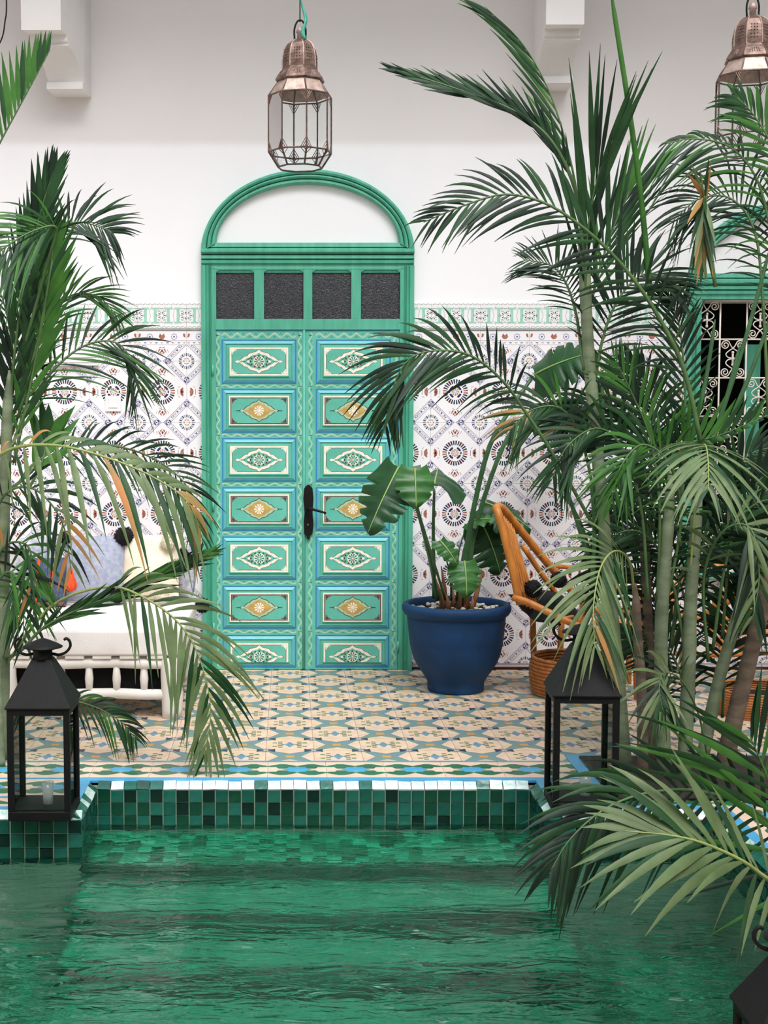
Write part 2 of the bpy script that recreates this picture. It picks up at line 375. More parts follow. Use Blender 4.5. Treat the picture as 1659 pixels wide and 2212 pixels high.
# ---- wall tiles
TW, TH = 105 * S, 131.5 * S
def wall_motifs():
    P = []; q = S
    def add(m, pts): P.append((m, [(x * q, y * q) for x, y in pts]))
    n = 28
    for i in range(n):
        a = 2 * math.pi * (i + .5) / n; dg = math.degrees(a) % 180
        m = 't_maroon' if (52 < dg < 68 or 112 < dg < 128) else ('t_salmon' if dg < 8 or dg > 172 else ('t_green' if i % 2 else 't_navy'))
        hw = (.40 if m == 't_maroon' else .33) * 2 * math.pi / n
        add(m, wedge(0, 0, 17.5, 27, a - hw * .8, a + hw))
    for i in range(4):
        a = math.pi / 4 + i * math.pi / 2; add('t_navy', wedge(0, 0, 9.5, 14, a - .42, a + .42, 5))
    for a in (0, math.pi): add('t_navy', wedge(0, 0, 11.5, 14.5, a - .2, a + .2, 2))
    for i in range(8):
        a = i * math.pi / 4; add('t_tan', wedge(0, 0, 4.2, 8.4, a - .28, a + .28, 2))
    for i in range(4):
        a = i * math.pi / 2 + .4; add('t_grey', wedge(0, 0, 1.2, 3.6, a - .5, a + .5, 2))
    for sy in (1, -1):                                        # crowns above and below
        c = 44 * sy
        add('t_maroon', ngon(0, c, 2.2, 3.4, 6))
        for sx in (-1, 1):
            add('t_salmon', [(sx * 3, c - 3.5 * sy), (sx * 9.5, c + 5 * sy), (sx * 8, c - 1 * sy), (sx * 5.5, c - 5.5 * sy)])
            add('t_salmon', [(sx * .6, c + 8 * sy), (sx * 6, c + 4 * sy), (sx * 3.2, c - 0 * sy)]); add('t_navy', bar(sx * 1, c - 6 * sy, sx * 6, c - 8.5 * sy, 1.1))
            add('t_tan', bar(sx * 11, c - 3 * sy, sx * 14, c + 3 * sy, 1.2))
    for sx in (1, -1):                                        # palmettes left and right
        c = 42 * sx
        add('t_salmon', ngon(c, 0, 4.2, 6.5, 8))
        add('tile_white', ngon(c, 0, 1.6, 3.4, 6))
        for sy in (-1, 1):
            add('t_salmon', [(c - 4 * sx, 4 * sy), (c + 2 * sx, 10 * sy), (c + 4 * sx, 6 * sy)])
            add('t_tan', bar(c - 8 * sx, 9 * sy, c - 4 * sx, 12 * sy, 1.2))
        add('t_blue', bar(c - 8.5 * sx, -6, c - 8.5 * sx, 6, 1.0))
    for ox in (-52.5, 52.5):
        for oy in (-65.75, 65.75):                            # diamonds around the small rosettes at the corners
            for r, wd in ((50, 1.2), (46.5, .6), (39, .6), (35.5, 1.1)):
                for a in range(4):
                    x0, y0 = ox + r * math.cos(a * math.pi / 2), oy + r * math.sin(a * math.pi / 2)
                    x1, y1 = ox + r * math.cos((a + 1) * math.pi / 2), oy + r * math.sin((a + 1) * math.pi / 2)
                    add('t_lav', bar(x0, y0, x1, y1, wd))
            for i in range(20):
                a = 2 * math.pi * i / 20; add('t_blue' if i % 2 else 't_grey', wedge(ox, oy, 11, 17, a - .105, a + .105, 1))
            for i in range(6):
                a = 2 * math.pi * i / 6; add('t_tan', wedge(ox, oy, 4.8, 7.2, a - .36, a + .36, 2))
            for a in range(4):
                ca, sa = math.cos(a * math.pi / 2), math.sin(a * math.pi / 2)
                cx, cy = ox + 40 * ca, oy + 40 * sa
                for e in range(4):
                    b = math.pi / 4 + e * math.pi / 2; add('t_lav' if e % 2 else 't_blue', wedge(cx, cy, 3.4, 6.6, b - .62, b + .62, 3))
                add('t_navy', ngon(cx, cy, 1.8, 1.8, 5))
                mx, my = ox + 21.5 * (ca - sa), oy + 21.5 * (sa + ca)
                dx, dy = -(ca + sa), (ca - sa)
                l = math.hypot(dx, dy); dx /= l; dy /= l
                add('t_navy', bar(mx - dx * 4, my - dy * 4, mx - dx * .5, my - dy * .5, 2.4))
                add('t_tan', bar(mx + dx * 2, my + dy * 2, mx + dx * 7, my + dy * 7, 1.6))
                for e in (-15, -10.5, 10.5, 15):
                    add('t_lav', ngon(mx + dx * e, my + dy * e, 1.7, 1.7, 5)); add('t_blue', bar(mx + dx * (e - 1), my + dy * (e - 1), mx + dx * (e + 1.4), my + dy * (e + 1.4), .9))
                for e in (-12, -4, 4, 12):
                    add('t_lav', bar(mx + dx * e + ca * 2.2 - sa * 2.2, my + dy * e + sa * 2.2 + ca * 2.2, mx + dx * (e + 4) + ca * 1 - sa * 1, my + dy * (e + 4) + sa * 1 + ca * 1, .8))
    return P
WM = wall_motifs()
def slab_tile(motifs, x0, x1, y0, y1, base, thick, axis, gap=.0006):
    """tile slab with printed motif polygons, cut to the rectangle; axis 'y' stands on a wall, 'z' lies on the floor"""
    b = MB(); x0 += gap; x1 -= gap; y0 += gap; y1 -= gap
    if axis == 'y': b.box(x0, x1, -thick, 0, y0, y1, base)
    else: b.box(x0, x1, y0, y1, -thick, 0, base)
    for i, (m, p) in enumerate(motifs):
        c = clip(p, x0, x1, y0, y1)
        if c:
            e = .0003 + .00025 * (i % 3) if len(motifs) < 60 else .0004
            if axis == 'y': b.poly([(x, -thick - e, y) for x, y in c], m)
            else: b.poly([(x, y, e) for x, y in c], m)
    return b
mesh_cache = {}
def place_tile(name, key, motifs, cx, cy, rect, base, thick, axis, parent, z=0.0, lay=None):
    k = (key,) + tuple(round(v, 4) for v in rect)
    if k not in mesh_cache: mesh_cache[k] = (lay or slab_tile)(motifs, *rect, base, thick, axis).mesh(name)
    o = link(name, mesh_cache[k], parent, (cx, 0, cy) if axis == 'y' else (cx, cy, z))
    o.rotation_euler = (R(random.uniform(-.12, .12)), 0, 0) if axis == 'y' else (0, 0, 0)
    return o
dl, dr = MX(438), MX(890)                       # door frame edges
wl, wr = MX(1476), MX(1928)                     # window frame edges
TOPZ, BASEZ, SILLZ = MZ(745), .035, MZ(1248)
cx0 = MX(983, 900)
def cut_cells(xa, xb, za, zb):
    """yield the parts of a tile cell that lie outside door and window"""
    parts = []
    segs = []
    lo, hi = xa, xb
    for a, b in ((dl, dr),):
        if hi <= a or lo >= b: segs = [(lo, hi)]
        else:
            if lo < a: segs.append((lo, a))
            if hi > b: segs.append((b, hi))
    for lo, hi in segs:
        if hi <= wl or lo >= wr: parts.append((lo, hi, za, zb)); continue
        if lo < wl - .01: parts.append((lo, wl, za, zb))
        if hi > wr + .01: parts.append((wr, hi, za, zb))
        if za < SILLZ - .01: parts.append((max(lo, wl), min(hi, wr), za, min(zb, SILLZ)))
    return [p for p in parts if p[1] - p[0] > .012 and p[3] - p[2] > .012]
for r_ in range(-1, 6):
    cz = MZ(846.5) - r_ * TH
    for c_ in range(-17, 13):
        cx = cx0 + c_ * TW
        if cx - TW / 2 < XL or cx + TW / 2 > XR: continue
        za, zb = max(cz - TH / 2, BASEZ), min(cz + TH / 2, TOPZ)
        if zb - za < .02: continue
        for (a, b, e, f) in cut_cells(cx - TW / 2, cx + TW / 2, za, zb):
            place_tile('wall_tile', 'w', WM, cx, cz, (a - cx, b - cx, e - cz, f - cz), 'tile_white', .008, 'y', wall)
# narrow strip of crowns, and the green interlace frieze above
def strip_motifs():
    P = []; q = S
    def add(m, pts): P.append((m, [(x * q, y * q) for x, y in pts]))
    for ox in (-52.5, 0, 52.5):
        if ox == 0:
            add('t_salmon', [(-7, 2), (-4, 9), (0, 4), (4, 9), (7, 2), (3, -3), (-3, -3)]); add('t_maroon', ngon(0, 3, 1.5, 2.5, 5))
        else:
            add('t_salmon', [(ox - 8, 8), (ox - 3, 9), (ox - 2, 0), (ox - 6, 2)]); add('t_salmon', [(ox + 8, 8), (ox + 3, 9), (ox + 2, 0), (ox + 6, 2)])
    for ox in (-26, 26):
        for i in range(8):
            a = i * math.pi / 4; add('t_lav', wedge(ox, 2, 5, 7, a - .3, a + .3, 1))
        add('t_blue', ngon(ox, 2, 2, 2, 6))
    add('t_lav', bar(-60, -6.5, 60, -6.5, .8)); add('t_lav', bar(-60, -15.5, 60, -15.5, .8))
    for ox in range(-48, 60, 12): add('t_blue' if (ox // 12) % 2 else 't_tan', bar(ox - 2.5, -11, ox + 2.5, -11, 1.6))
    return P
def frieze_motifs():
    P = []; q = S
    def add(m, pts): P.append((m, [(x * q, y * q) for x, y in pts]))
    for y in (24, -24):
        for ox in range(-50, 56, 10): add('t_grey', bar(ox, y - 1.5, ox + 5, y + 1.5, 1.3)); add('t_grey', bar(ox + 5, y + 1.5, ox + 9, y - 1.5, 1.0))
    for sx in (-1, 1):
        for ox in (14, 35):
            x = ox * sx
            for y0, y1 in ((13, 17), (-17, -13)): add('t_mint', [(x - 8, y0), (x + 8, y0), (x + 8, y1), (x - 8, y1)])
            add('t_mint', [(x - 3.2, -13), (x + 3.2, -13), (x + 3.2, 13), (x - 3.2, 13)])
    for ox in (-49, 0, 49):
        for i in range(10):
            a = i * math.pi / 5; add('t_grey' if i % 2 else 't_green', wedge(ox, 0, 3.5, 8.5, a - .15, a + .15, 1))
        for i in range(6):
            a = i * math.pi / 3; add('t_grey', wedge(ox, 0, 10, 12, a - .22, a + .22, 1))
        for sy in (-1, 1):
            add('t_grey', bar(ox - 5, 15 * sy, ox + 5, 15 * sy, 1.4)); add('t_grey', bar(ox - 2, 12 * sy, ox + 2, 12 * sy, 1.2))
    for sx in (-1, 1):
        for sy in (-1, 1):
            add('t_grey', bar(sx * 20, sy * 20, sx * 27, sy * 10, .8)); add('t_grey', bar(sx * 27, sy * 10, sx * 24, 0, .8)); add('t_grey', bar(sx * 5, sy * 19, sx * 9, sy * 8, .8))
    return P
SM, FM = strip_motifs(), frieze_motifs()
for c_ in range(-17, 13):
    cx = cx0 + c_ * TW
    if cx - TW / 2 < XL or cx + TW / 2 > XR: continue
    for key, mo, y0, y1, nm in (('s', SM, 714, 745, 'strip_tile'), ('f', FM, 655, 709, 'frieze_tile')):
        za, zb = MZ(y1), MZ(y0); cz = (za + zb) / 2
        for (a, b, e, f) in cut_cells(cx - TW / 2, cx + TW / 2, za, zb):
            if f - e < .02: continue
            place_tile(nm, key, mo, cx, cz, (a - cx, b - cx, e - cz, f - cz), 'tile_white', .008 if key == 's' else .011, 'y', wall)
# dark liner under the frieze and maroon skirting
for nm, y0, y1, mt, th in (('liner_tile', 709, 713, 't_grey', .014), ('skirting', 1440, 1450, 'skirting_maroon', .016)):
    for a, b in ((XL, dl), (dr, wl if nm == 'liner_tile' else XR)):
        z1 = MZ(y0); z0 = MZ(y1) if nm == 'liner_tile' else 0.0
        MB().box(a, b, -th, 0, z0, z1, mt).build(nm, wall)

# ---- door and window surrounds
def arch_ring(b, cx, zs, mt):
    """moulded elliptical arch, outer 227x175 px, inner 194x124 px springing from just above the lintel"""
    prof = [(0, 0), (0, -.045), (.06, -.055), (.2, -.062), (.33, -.055), (.37, -.038), (.42, -.055), (.52, -.06), (.62, -.052), (.67, -.034), (.72, -.044), (.88, -.046), (1, -.03), (1, 0)]
    n = 56; vs = []; k = len(prof)
    for i in range(n + 1):
        th = math.pi * i / n
        for t, y in prof:
            a, bb, dz = (227 - 33 * t) * S, (175 - 51 * t) * S, 21 * S * t
            vs.append((cx + a * math.cos(th), y, zs + dz + bb * math.sin(th)))
    fs = [(i * k + j, i * k + j + 1, (i + 1) * k + j + 1, (i + 1) * k + j) for i in range(n) for j in range(k - 1)]
    b.add(vs, fs, mt)
def surround(root, dx, dy, ybot, o):
    """arch, lintel and posts; coordinates in photo pixels of the door, shifted"""
    X = lambda p: MX(p + dx) - o.x
    Z = lambda p: MZ(p + dy)
    a = MB(); arch_ring(a, X(664), Z(548), 'door_green'); a.build('arch_moulding', root, smooth=False)
    rows = [(526, 0), (526, -.036), (535, -.04), (537, -.028), (539, -.052), (542, -.064), (547, -.064), (550, -.052), (551.5, -.026), (553, -.046), (560, -.048), (562, -.03), (564, -.042), (570, -.04), (572, -.028), (581, -.028), (581, 0)]
    b = MB(); b.prism([(y, Z(p)) for p, y in rows], X(437.5), X(890.5), 'door_green', 'x'); b.build('lintel', root)
    for xs in ((437, 446, 448, 453, 454.5, 457, 458.5, 468), (891, 882, 880, 875, 873.5, 871, 869.5, 861)):
        b = MB(); z0, z1 = (0.0 if dy == 0 else Z(ybot)), Z(575)
        ys = (0, -.045, -.045, -.03, -.04, -.04, -.028, -.028)
        pts = [(X(xs[0]), 0), (X(xs[0]), -.042), (X(xs[1]), -.046), (X(xs[2]), -.034), (X(xs[3]), -.043), (X(xs[4]), -.03), (X(xs[5]), -.038), (X(xs[6]), -.026), (X(xs[7]), -.026), (X(xs[7]), 0)]
        b.prism(pts, z0, z1, 'door_green', 'z'); b.build('frame_post', root)
door = thing('door_1', (MX(656), 0, 0), 'tall turquoise painted double door with round arch and carved panels', 'door', kind='structure')
O = Vector((MX(656), 0, 0))
surround(door, 0, 0, 1450, O)
DX = lambda p: MX(p) - O.x
# transom with four dark textured panes
t = MB(); y0, y1 = -.03, -.004
t.box(DX(466), DX(863), y0, y1, MZ(584), MZ(578), 'door_green'); t.box(DX(466), DX(863), y0, y1, MZ(713), MZ(690), 'door_green')
for a, b in ((466, 469), (550, 571), (655, 674), (757, 778), (861, 863)): t.box(DX(a), DX(b), y0, y1, MZ(690), MZ(584), 'door_green')
panes = ((469, 550), (571, 655), (674, 757), (778, 861))
for a, b in panes:
    for x, sg in ((a, 1), (b, -1)): t.prism([(DX(x), MZ(583.5)), (DX(x + sg * 9), MZ(583.5)), (DX(x), MZ(590))], y0 + .002, y1, 'door_green')
    t.box(DX(a), DX(b), -.02, y1, MZ(590), MZ(583.5), 'door_green')
t.build('transom_frame', door, bev=.002)
for a, b in panes: MB().box(DX(a) - .004, DX(b) + .004, -.01, -.003, MZ(692), MZ(584), 'pane_dark').build('window_pane', door)
# leaves with painted panels
QU = [(52, 0), (47, 2.6), (42, 1.8), (36.5, 6), (31, 10.5), (25, 11.5), (21, 16.5), (13, 19), (6, 20.5), (0, 25.5)]
LOBE = QU + [(-x, y) for x, y in QU[-2::-1]] + [(-x, -y) for x, y in QU[1:]] + [(x, -y) for x, y in QU[-2:0:-1]]
def lobe(sx, sy): return [(x * sx, y * sy) for x, y in LOBE]
def panel_paint(even):
    P = []; w2, h2 = 62.5, 30
    rect = lambda w, h: [(-w, -h), (w, -h), (w, h), (-w, h)]
    if not even:
        P += [(0, 'paint_cream', rect(w2, h2)), (1, 'paint_maroon', rect(w2 - 4, h2 - 4)), (2, 'door_teal', rect(w2 - 5, h2 - 5))]
        P += [(3, 'paint_maroon', lobe(1.03, 1.04)), (4, 'paint_cream', lobe(1, 1)), (5, 'door_teal', lobe(.80, .74))]
        for i in range(12):
            a = 2 * math.pi * i / 12; P.append((6, 'paint_maroon', wedge(math.cos(a) * 6, 0, 10.5, 14, a - .16, a + .16, 1)))
        for sx in (-1, 1):
            for sy in (-1, 1): P.append((6, 'paint_maroon', bar(sx * 16, sy * 10, sx * 25, sy * 3, 1.6)))
            P += [(6, 'paint_rose', ngon(sx * 32, 0, 2.5, 1.5, 6)), (6, 'paint_cream', ngon(sx * 22, 0, 4, 3, 6))]
        P.append((6, 'paint_cream', ngon(0, 0, 12, 12, 16)))
        for i in range(10):
            a = 2 * math.pi * i / 10; P.append((7, 'paint_rose', wedge(0, 0, 1.5, 10.5, a - .19, a + .19, 1)))
        cor = 'paint_cream'
    else:
        P += [(0, 'paint_cream', rect(w2 + 2, h2 + 2)), (1, 'paint_maroon', rect(w2 - 1, h2 - 1.5)), (2, 'door_teal', rect(w2 - 3, h2 - 3.5))]
        P += [(3, 'paint_dark', bar(-50, 0, 50, 0, 2)), (3, 'paint_maroon', lobe(.84, .98)), (4, 'leaf_rim_sage', lobe(.79, .9)), (5, 'paint_ochre', lobe(.62, .74))]
        for i in range(10):
            a = 2 * math.pi * i / 10; P.append((7, 'paint_cream', wedge(0, 0, .6, 11, a - .2, a + .2, 1)))
        P.append((8, 'paint_cream', ngon(0, 0, 3.5, 3.5, 8)))
        cor = 'paint_maroon'
    for sx in (-1, 1):
        for sy in (-1, 1): P += [(3, cor, ngon(sx * (w2 - 7), sy * (h2 - 7), 3.6, 3.6, 8)), (3, cor, bar(sx * (w2 - 10), sy * (h2 - 5), sx * (w2 - 15), sy * (h2 - 6), 2)), (3, cor, bar(sx * (w2 - 5), sy * (h2 - 10), sx * (w2 - 6), sy * (h2 - 14), 2))]
    return P
PAINT = [panel_paint(False), panel_paint(True)]
def make_panel(even, short):
    """raised-and-fielded panel 160 x 94 px, centred on (0,0); the lowest one is cut short"""
    b = MB(); W2, H2 = 80 * S, 47 * S; zb = -H2 if not short else -H2 + 23 * S
    def ring(xa, za, zb_, ya, xb, zc, zd, yb, m):
        b.add([(-xa, ya, zb_), (xa, ya, zb_), (xa, ya, za), (-xa, ya, za), (-xb, yb, zd), (xb, yb, zd), (xb, yb, zc), (-xb, yb, zc)],
              [(0, 1, 5, 4), (1, 2, 6, 5), (2, 3, 7, 6), (3, 0, 4, 7)], m)
    q = S
    ring(W2, H2, zb, -.0195, W2, H2, zb, -.0225, 'door_blue')
    ring(W2, H2, zb, -.0225, W2 - 2.4 * q, H2 - 2.4 * q, zb + 2.4 * q, -.0225, 'door_blue')
    ring(W2 - 2.4 * q, H2 - 2.4 * q, zb + 2.4 * q, -.0205, W2 - 9 * q, H2 - 9 * q, zb + 9 * q, -.031, 'door_sky')
    ring(W2 - 9 * q, H2 - 9 * q, zb + 9 * q, -.031, W2 - 10.2 * q, H2 - 10.2 * q, zb + 10.2 * q, -.0245, 'door_teal')
    zi = zb + 16 * q if not short else zb + 12 * q
    ring(W2 - 10.2 * q, H2 - 10.2 * q, zb + 10.2 * q, -.0245, 64.5 * q, 32 * q, zi - q, -.0265, 'door_teal')
    b.box(-64.5 * q, 64.5 * q, -.034, -.012, zi - q, 32 * q, 'door_teal')
    for lay, m, p in PAINT[even]:
        c = clip([(x * q, y * q) for x, y in p], -64.4 * q, 64.4 * q, zi, 32 * q)
        if c: b.poly([(x, -.0342 - .00025 * lay, z) for x, z in c], m)
    return b.mesh('panel')
panel_mesh = {(e, s): make_panel(e, s) for e, s in ((0, False), (1, False), (0, True))}
def wave(b, x0, z0, x1, z1, y, amp, per, wd):
    """painted cream wave with little green strokes, between two points"""
    L_ = math.hypot(x1 - x0, z1 - z0); ux, uz = (x1 - x0) / L_, (z1 - z0) / L_; nx, nz = -uz, ux
    n = max(8, int(L_ / per * 8)); per = L_ / max(1, round(L_ / per))
    pts = [(i / n * L_, amp * math.sin(2 * math.pi * i / n * L_ / per)) for i in range(n + 1)]
    g = lambda s, t: (x0 + ux * s + nx * t, y, z0 + uz * s + nz * t)
    b.add([g(s, t + wd / 2) for s, t in pts] + [g(s, t - wd / 2) for s, t in pts], [(i, i + 1, n + 2 + i, n + 1 + i) for i in range(n)], 'leaf_rim_sage')
    k = round(L_ / per)
    for i in range(k):
        for ph, sg in ((.25, -1), (.75, 1)):
            s = (i + ph) * per
            b.poly([g(s - per * .16, sg * amp * .25), g(s, sg * amp * 1.1), g(s + per * .16, sg * amp * .25), g(s, sg * amp * .75)], 'paint_dark')
for (xa, xb, pa, pb, nm) in ((462, 655, 480, 640, 'left'), (658, 861, 682, 842, 'right')):
    b = MB(); b.box(DX(xa), DX(xb), -.02, -.002, .004, MZ(713), 'door_teal')
    yy = -.0206; pc = (pa + pb) / 2
    pt = [734.5 + 105.8 * i for i in range(7)]
    b.box(DX(xa), DX(xa + 1.8), -.0212, -.0195, .004, MZ(713), 'door_blue'); b.box(DX(xa), DX(xb), -.0212, -.0195, MZ(715), MZ(713), 'door_blue')
    b.box(DX(xb - 1.5), DX(xb), -.0212, -.0195, .004, MZ(713), 'door_blue')
    for sx in ((xa + pa) / 2 + .5, (pb + xb) / 2): wave(b, DX(sx), .02, DX(sx), MZ(718), yy, 3.4 * S, 26 * S, 3 * S)
    wave(b, DX(pa), MZ(725), DX(pb), MZ(725), yy, 4.5 * S, 27 * S, 3.6 * S)
    for i in range(1, 7): wave(b, DX(pa), MZ(pt[i] - 6), DX(pb), MZ(pt[i] - 6), yy, 2.6 * S, 27 * S, 2.8 * S)
    for i in range(7):
        for sx in ((xa + pa) / 2 + .5, (pb + xb) / 2):
            z = MZ((pt[i] - 6) if i else 725)
            for dx_, dz_ in ((5, 0), (0, 7)): b.poly([(DX(sx) + dx_ * S, yy - .0002, z), (DX(sx) + dz_ * .15 * S, yy - .0002, z + max(dz_, 1) * S), (DX(sx) - dx_ * S, yy - .0002, z), (DX(sx) - dz_ * .15 * S, yy - .0002, z - max(dz_, 1) * S)], 'paint_dark')
    leaf = b.build('door_leaf', door, fix=False)
    for i in range(7):
        link('panel', panel_mesh[(i % 2, i == 6)], leaf, (DX(pc), 0, MZ(pt[i] + 47)))
MB().tube([(DX(656.5), -.022, .004), (DX(656.5), -.022, MZ(713))], .008, 'door_teal', 8).build('astragal', door, smooth=True)
h = MB()                                                       # iron lock plate and lever
pl = [(-9, -52), (-4, -58), (0, -60), (4, -58), (9, -52), (11, -30), (9, 0), (11, 25), (9, 46), (4, 50), (2, 58), (-2, 58), (-4, 50), (-9, 46), (-10, 20), (-8, 0), (-11, -30)]
h.prism([(DX(666) + x * S, MZ(1106) - y * S) for x, y in pl], -.04, -.018, 'iron_black')
hp = h.build('lock_plate', door, bev=.003)
MB().tube([(DX(665), -.03, MZ(1096)), (DX(665), -.085, MZ(1096)), (DX(672), -.09, MZ(1097)), (DX(700), -.088, MZ(1105)), (DX(702), -.085, MZ(1107))], [.009, .008, .008, .006, .009], 'iron_black', 8).build('lever', hp, smooth=True)
h = MB(); h.tube([(DX(665), -.045, MZ(1132)), (DX(665), -.038, MZ(1132))], .006, 'copper', 8); h.build('keyhole', hp)
for px, ys in ((461, (800, 1092, 1355)), (861, (952, 1105, 1395))):
    for py in ys: MB().tube([(DX(px), -.03, MZ(py + 11)), (DX(px), -.03, MZ(py - 11))], .0065, 'door_teal', 8).build('hinge', door, smooth=True)

# window: the same surround lower on the wall, white scrolled grille, teal shutters behind
win = thing('window_1', (MX(1702), 0, 0), 'green arched window with white scrolled iron grille behind palm leaves', 'window', kind='structure')
O2 = Vector((MX(1702), 0, 0)); WX = lambda p: MX(p) - O2.x
surround(win, 1038, 66, 1180, O2)
b = MB(); b.box(WX(1474), WX(1930), -.06, .02, MZ(1250), MZ(1236), 'door_green'); b.build('sill', win, bev=.006)
for a, c in ((1492, 1496), (1908, 1912)): MB().box(WX(a), WX(c), 0, .25, wz0, wz1, 'door_green').build('reveal', win)
cols_, rows_ = [1495 + 57.5 * i for i in range(8)], [649 + 83.5 * i for i in range(8)]
for p in cols_: MB().tube([(WX(p), .03, MZ(1235)), (WX(p), .03, MZ(647))], .0052, 'grille_white', 6).build('grille_bar', win, smooth=True)
for p in rows_: MB().tube([(WX(1494), .03, MZ(p)), (WX(1911), .03, MZ(p))], .0052, 'grille_white', 6).build('grille_bar', win, smooth=True)
def scroll_panel():
    b = MB(); q = S
    for sx in (-1, 1):
        for sy in (-1, 1):
            pts = []
            cx, cy = 16 * sx, 29 * sy                          # corner volute
            for i in range(26):
                a = i / 25 * 3.4 * math.pi; r = 2 + 8 * i / 25
                ang = math.pi * .15 - 3.4 * math.pi + a
                pts.append((cx + sx * r * math.cos(ang + 1.9), cy + sy * r * math.sin(ang + 1.9)))
            e = pts[-1]
            ctl = smooth_path([Vector((e[0], e[1], 0)), Vector((2 * sx, 24 * sy, 0)), Vector((-8 * sx, 17 * sy, 0)), Vector((-15 * sx, 10 * sy, 0)), Vector((-11 * sx, 3 * sy, 0)), Vector((-3 * sx, 1 * sy, 0))], 14)
            pts += [(p.x, p.y) for p in ctl[1:]]
            b.tube([(x * q, 0, y * q) for x, y in pts], .0036, 'grille_white', 5)
    b.tube([(0, 0, -16 * q), (0, 0, 16 * q)], [.006, .006], 'grille_white', 6)
    for z in (-13, 0, 13): b.sphere((0, 0, z * q), 3.2 * q, 'grille_white', 8, 6)
    return b.mesh('scroll_panel', True)
spm = scroll_panel()
for i in range(7):
    for j in range(7):
        if (i + j) % 2 == 0: link('scroll_panel', spm, win, (WX((cols_[i] + cols_[i + 1]) / 2), .03, MZ((rows_[j] + rows_[j + 1]) / 2)))
for a, c in ((1632, 1664), (1740, 1772)):
    MB().box(WX(a), WX(c), .2, .24, wz0, MZ(740), 'door_green').build('shutter', win)
# fuse: light switch and white trunking left of the door
s = MB(); s.box(-17 * S, 17 * S, -.009, 0, -17 * S, 17 * S, 'switch_white')
sw = s.build('wall_switch', loc=(MX(246), -.008, MZ(872)), bev=.003); tag(sw, 'square white switch plate on patterned tiles left of green door', 'switch')
MB().box(-10 * S, 10 * S, -.013, -.008, -9 * S, 11 * S, 'switch_white').build('rocker', sw, bev=.002)
v = MB(); v.box(-66 * S, 66 * S, -.03, 0, -16 * S, 16 * S, 'switch_white')
vt = v.build('wall_vent', loc=(MX(150), -.008, MZ(774)), bev=.003); tag(vt, 'long white plastic box mounted on tiles behind left palm', 'vent')
for z in (-8, 3): MB().box(-64 * S, 64 * S, -.034, -.028, (z - 1.5) * S, (z + 4) * S, 'switch_white').build('louvre', vt, bev=.001)

# ---- floor slab, pool walls
PXL, PXR, NL, NR = -1.45, 1.55, -.763, .95
YB, YF, YE = -2.40, -2.80, -5.05
fl = MB()
def ring_boxes(o, z0, z1, mt):
    fl.box(XL, XR, YB + o, .02, z0, z1, mt)
    fl.box(XL, NL - o, YF + o, YB + o, z0, z1, mt); fl.box(NR + o, XR, YF + o, YB + o, z0, z1, mt)
    fl.box(XL, PXL - o, YE - o, YF + o, z0, z1, mt); fl.box(PXR + o, XR, YE - o, YF + o, z0, z1, mt)
    fl.box(XL, XR, YN, YE - o, z0, z1, mt)
ring_boxes(.03, -.03, -.0085, 'floor_grout'); ring_boxes(.006, -1.0, -.03, 'p_grout')
floor = tag(fl.build('floor', fix=False), 'patterned cement tile floor around the pool', 'floor', kind='structure')
# floor tiles: cream octagons (A) alternating with grey-green concave tiles (B)
FT = .207
def floor_motifs(kind):
    P = []; hT = FT / 2
    def octa(cx, cy): return [(cx + (.158 if i % 2 == 0 else .141) * math.cos(i * math.pi / 4), cy + (.158 if i % 2 == 0 else .141) * math.sin(i * math.pi / 4)) for i in range(8)]
    cs = [(0, 0)] if kind == 'A' else [(FT, 0), (-FT, 0), (0, FT), (0, -FT)]
    for cx, cy in cs:
        P.append(('f_cream', octa(cx, cy)))
    if kind == 'A':
        P.append(('f_blue', ngon(0, 0, .02, .03, 8, math.pi / 8)))
        for i in range(4):
            a = i * math.pi / 2; P.append(('f_blue', ngon(.028 * math.cos(a), .034 * math.sin(a), .009, .012, 6)))
        for sx in (-1, 1):
            for sy in (-1, 1):
                for (x, y) in ((.042, .014), (.042, .045), (.066, .03)): P.append(('f_green', [(sx * (x - .011), sy * (y - .007)), (sx * (x + .011), sy * (y - .007)), (sx * (x + .009), sy * (y + .008)), (sx * (x - .009), sy * (y + .008))]))
    else:
        P.append(('f_ochre', ngon(0, 0, .026, .026, 4, math.pi / 4)))
    for sx in (-1, 1):
        for sy in (-1, 1):
            cx, cy = sx * hT, sy * hT
            P.append(('f_blue', ngon(cx, cy, .034, .030, 8, math.pi / 8)))
            for a in (1, -1): P.append(('f_navy', [(cx + a * .011, cy + .008), (cx + a * .040, cy + .026), (cx + a * .040, cy - .026), (cx + a * .011, cy - .008)]))
            P.append(('f_cream', ngon(cx, cy, .014, .014, 4, math.pi / 4)))
    return P
FA, FB = floor_motifs('A'), floor_motifs('B')
BY1 = -2.06
bed = (1.225, 2.15, -2.66, -2.02)                          # planting bed (x0, x1, y0, y1)
def floor_slab(motifs, x0, x1, y0, y1, base, thick, axis, gap=.0006):
    b = MB(); x0 += gap; x1 -= gap; y0 += gap; y1 -= gap
    b.box(x0, x1, y0, y1, -thick, 0, base)
    for i, (m, p) in enumerate(motifs):
        c = clip(p, x0, x1, y0, y1)
        if c: b.poly([(x, y, .0002 + .00004 * i) for x, y in c], m)
    return b
far_tiles = MB()
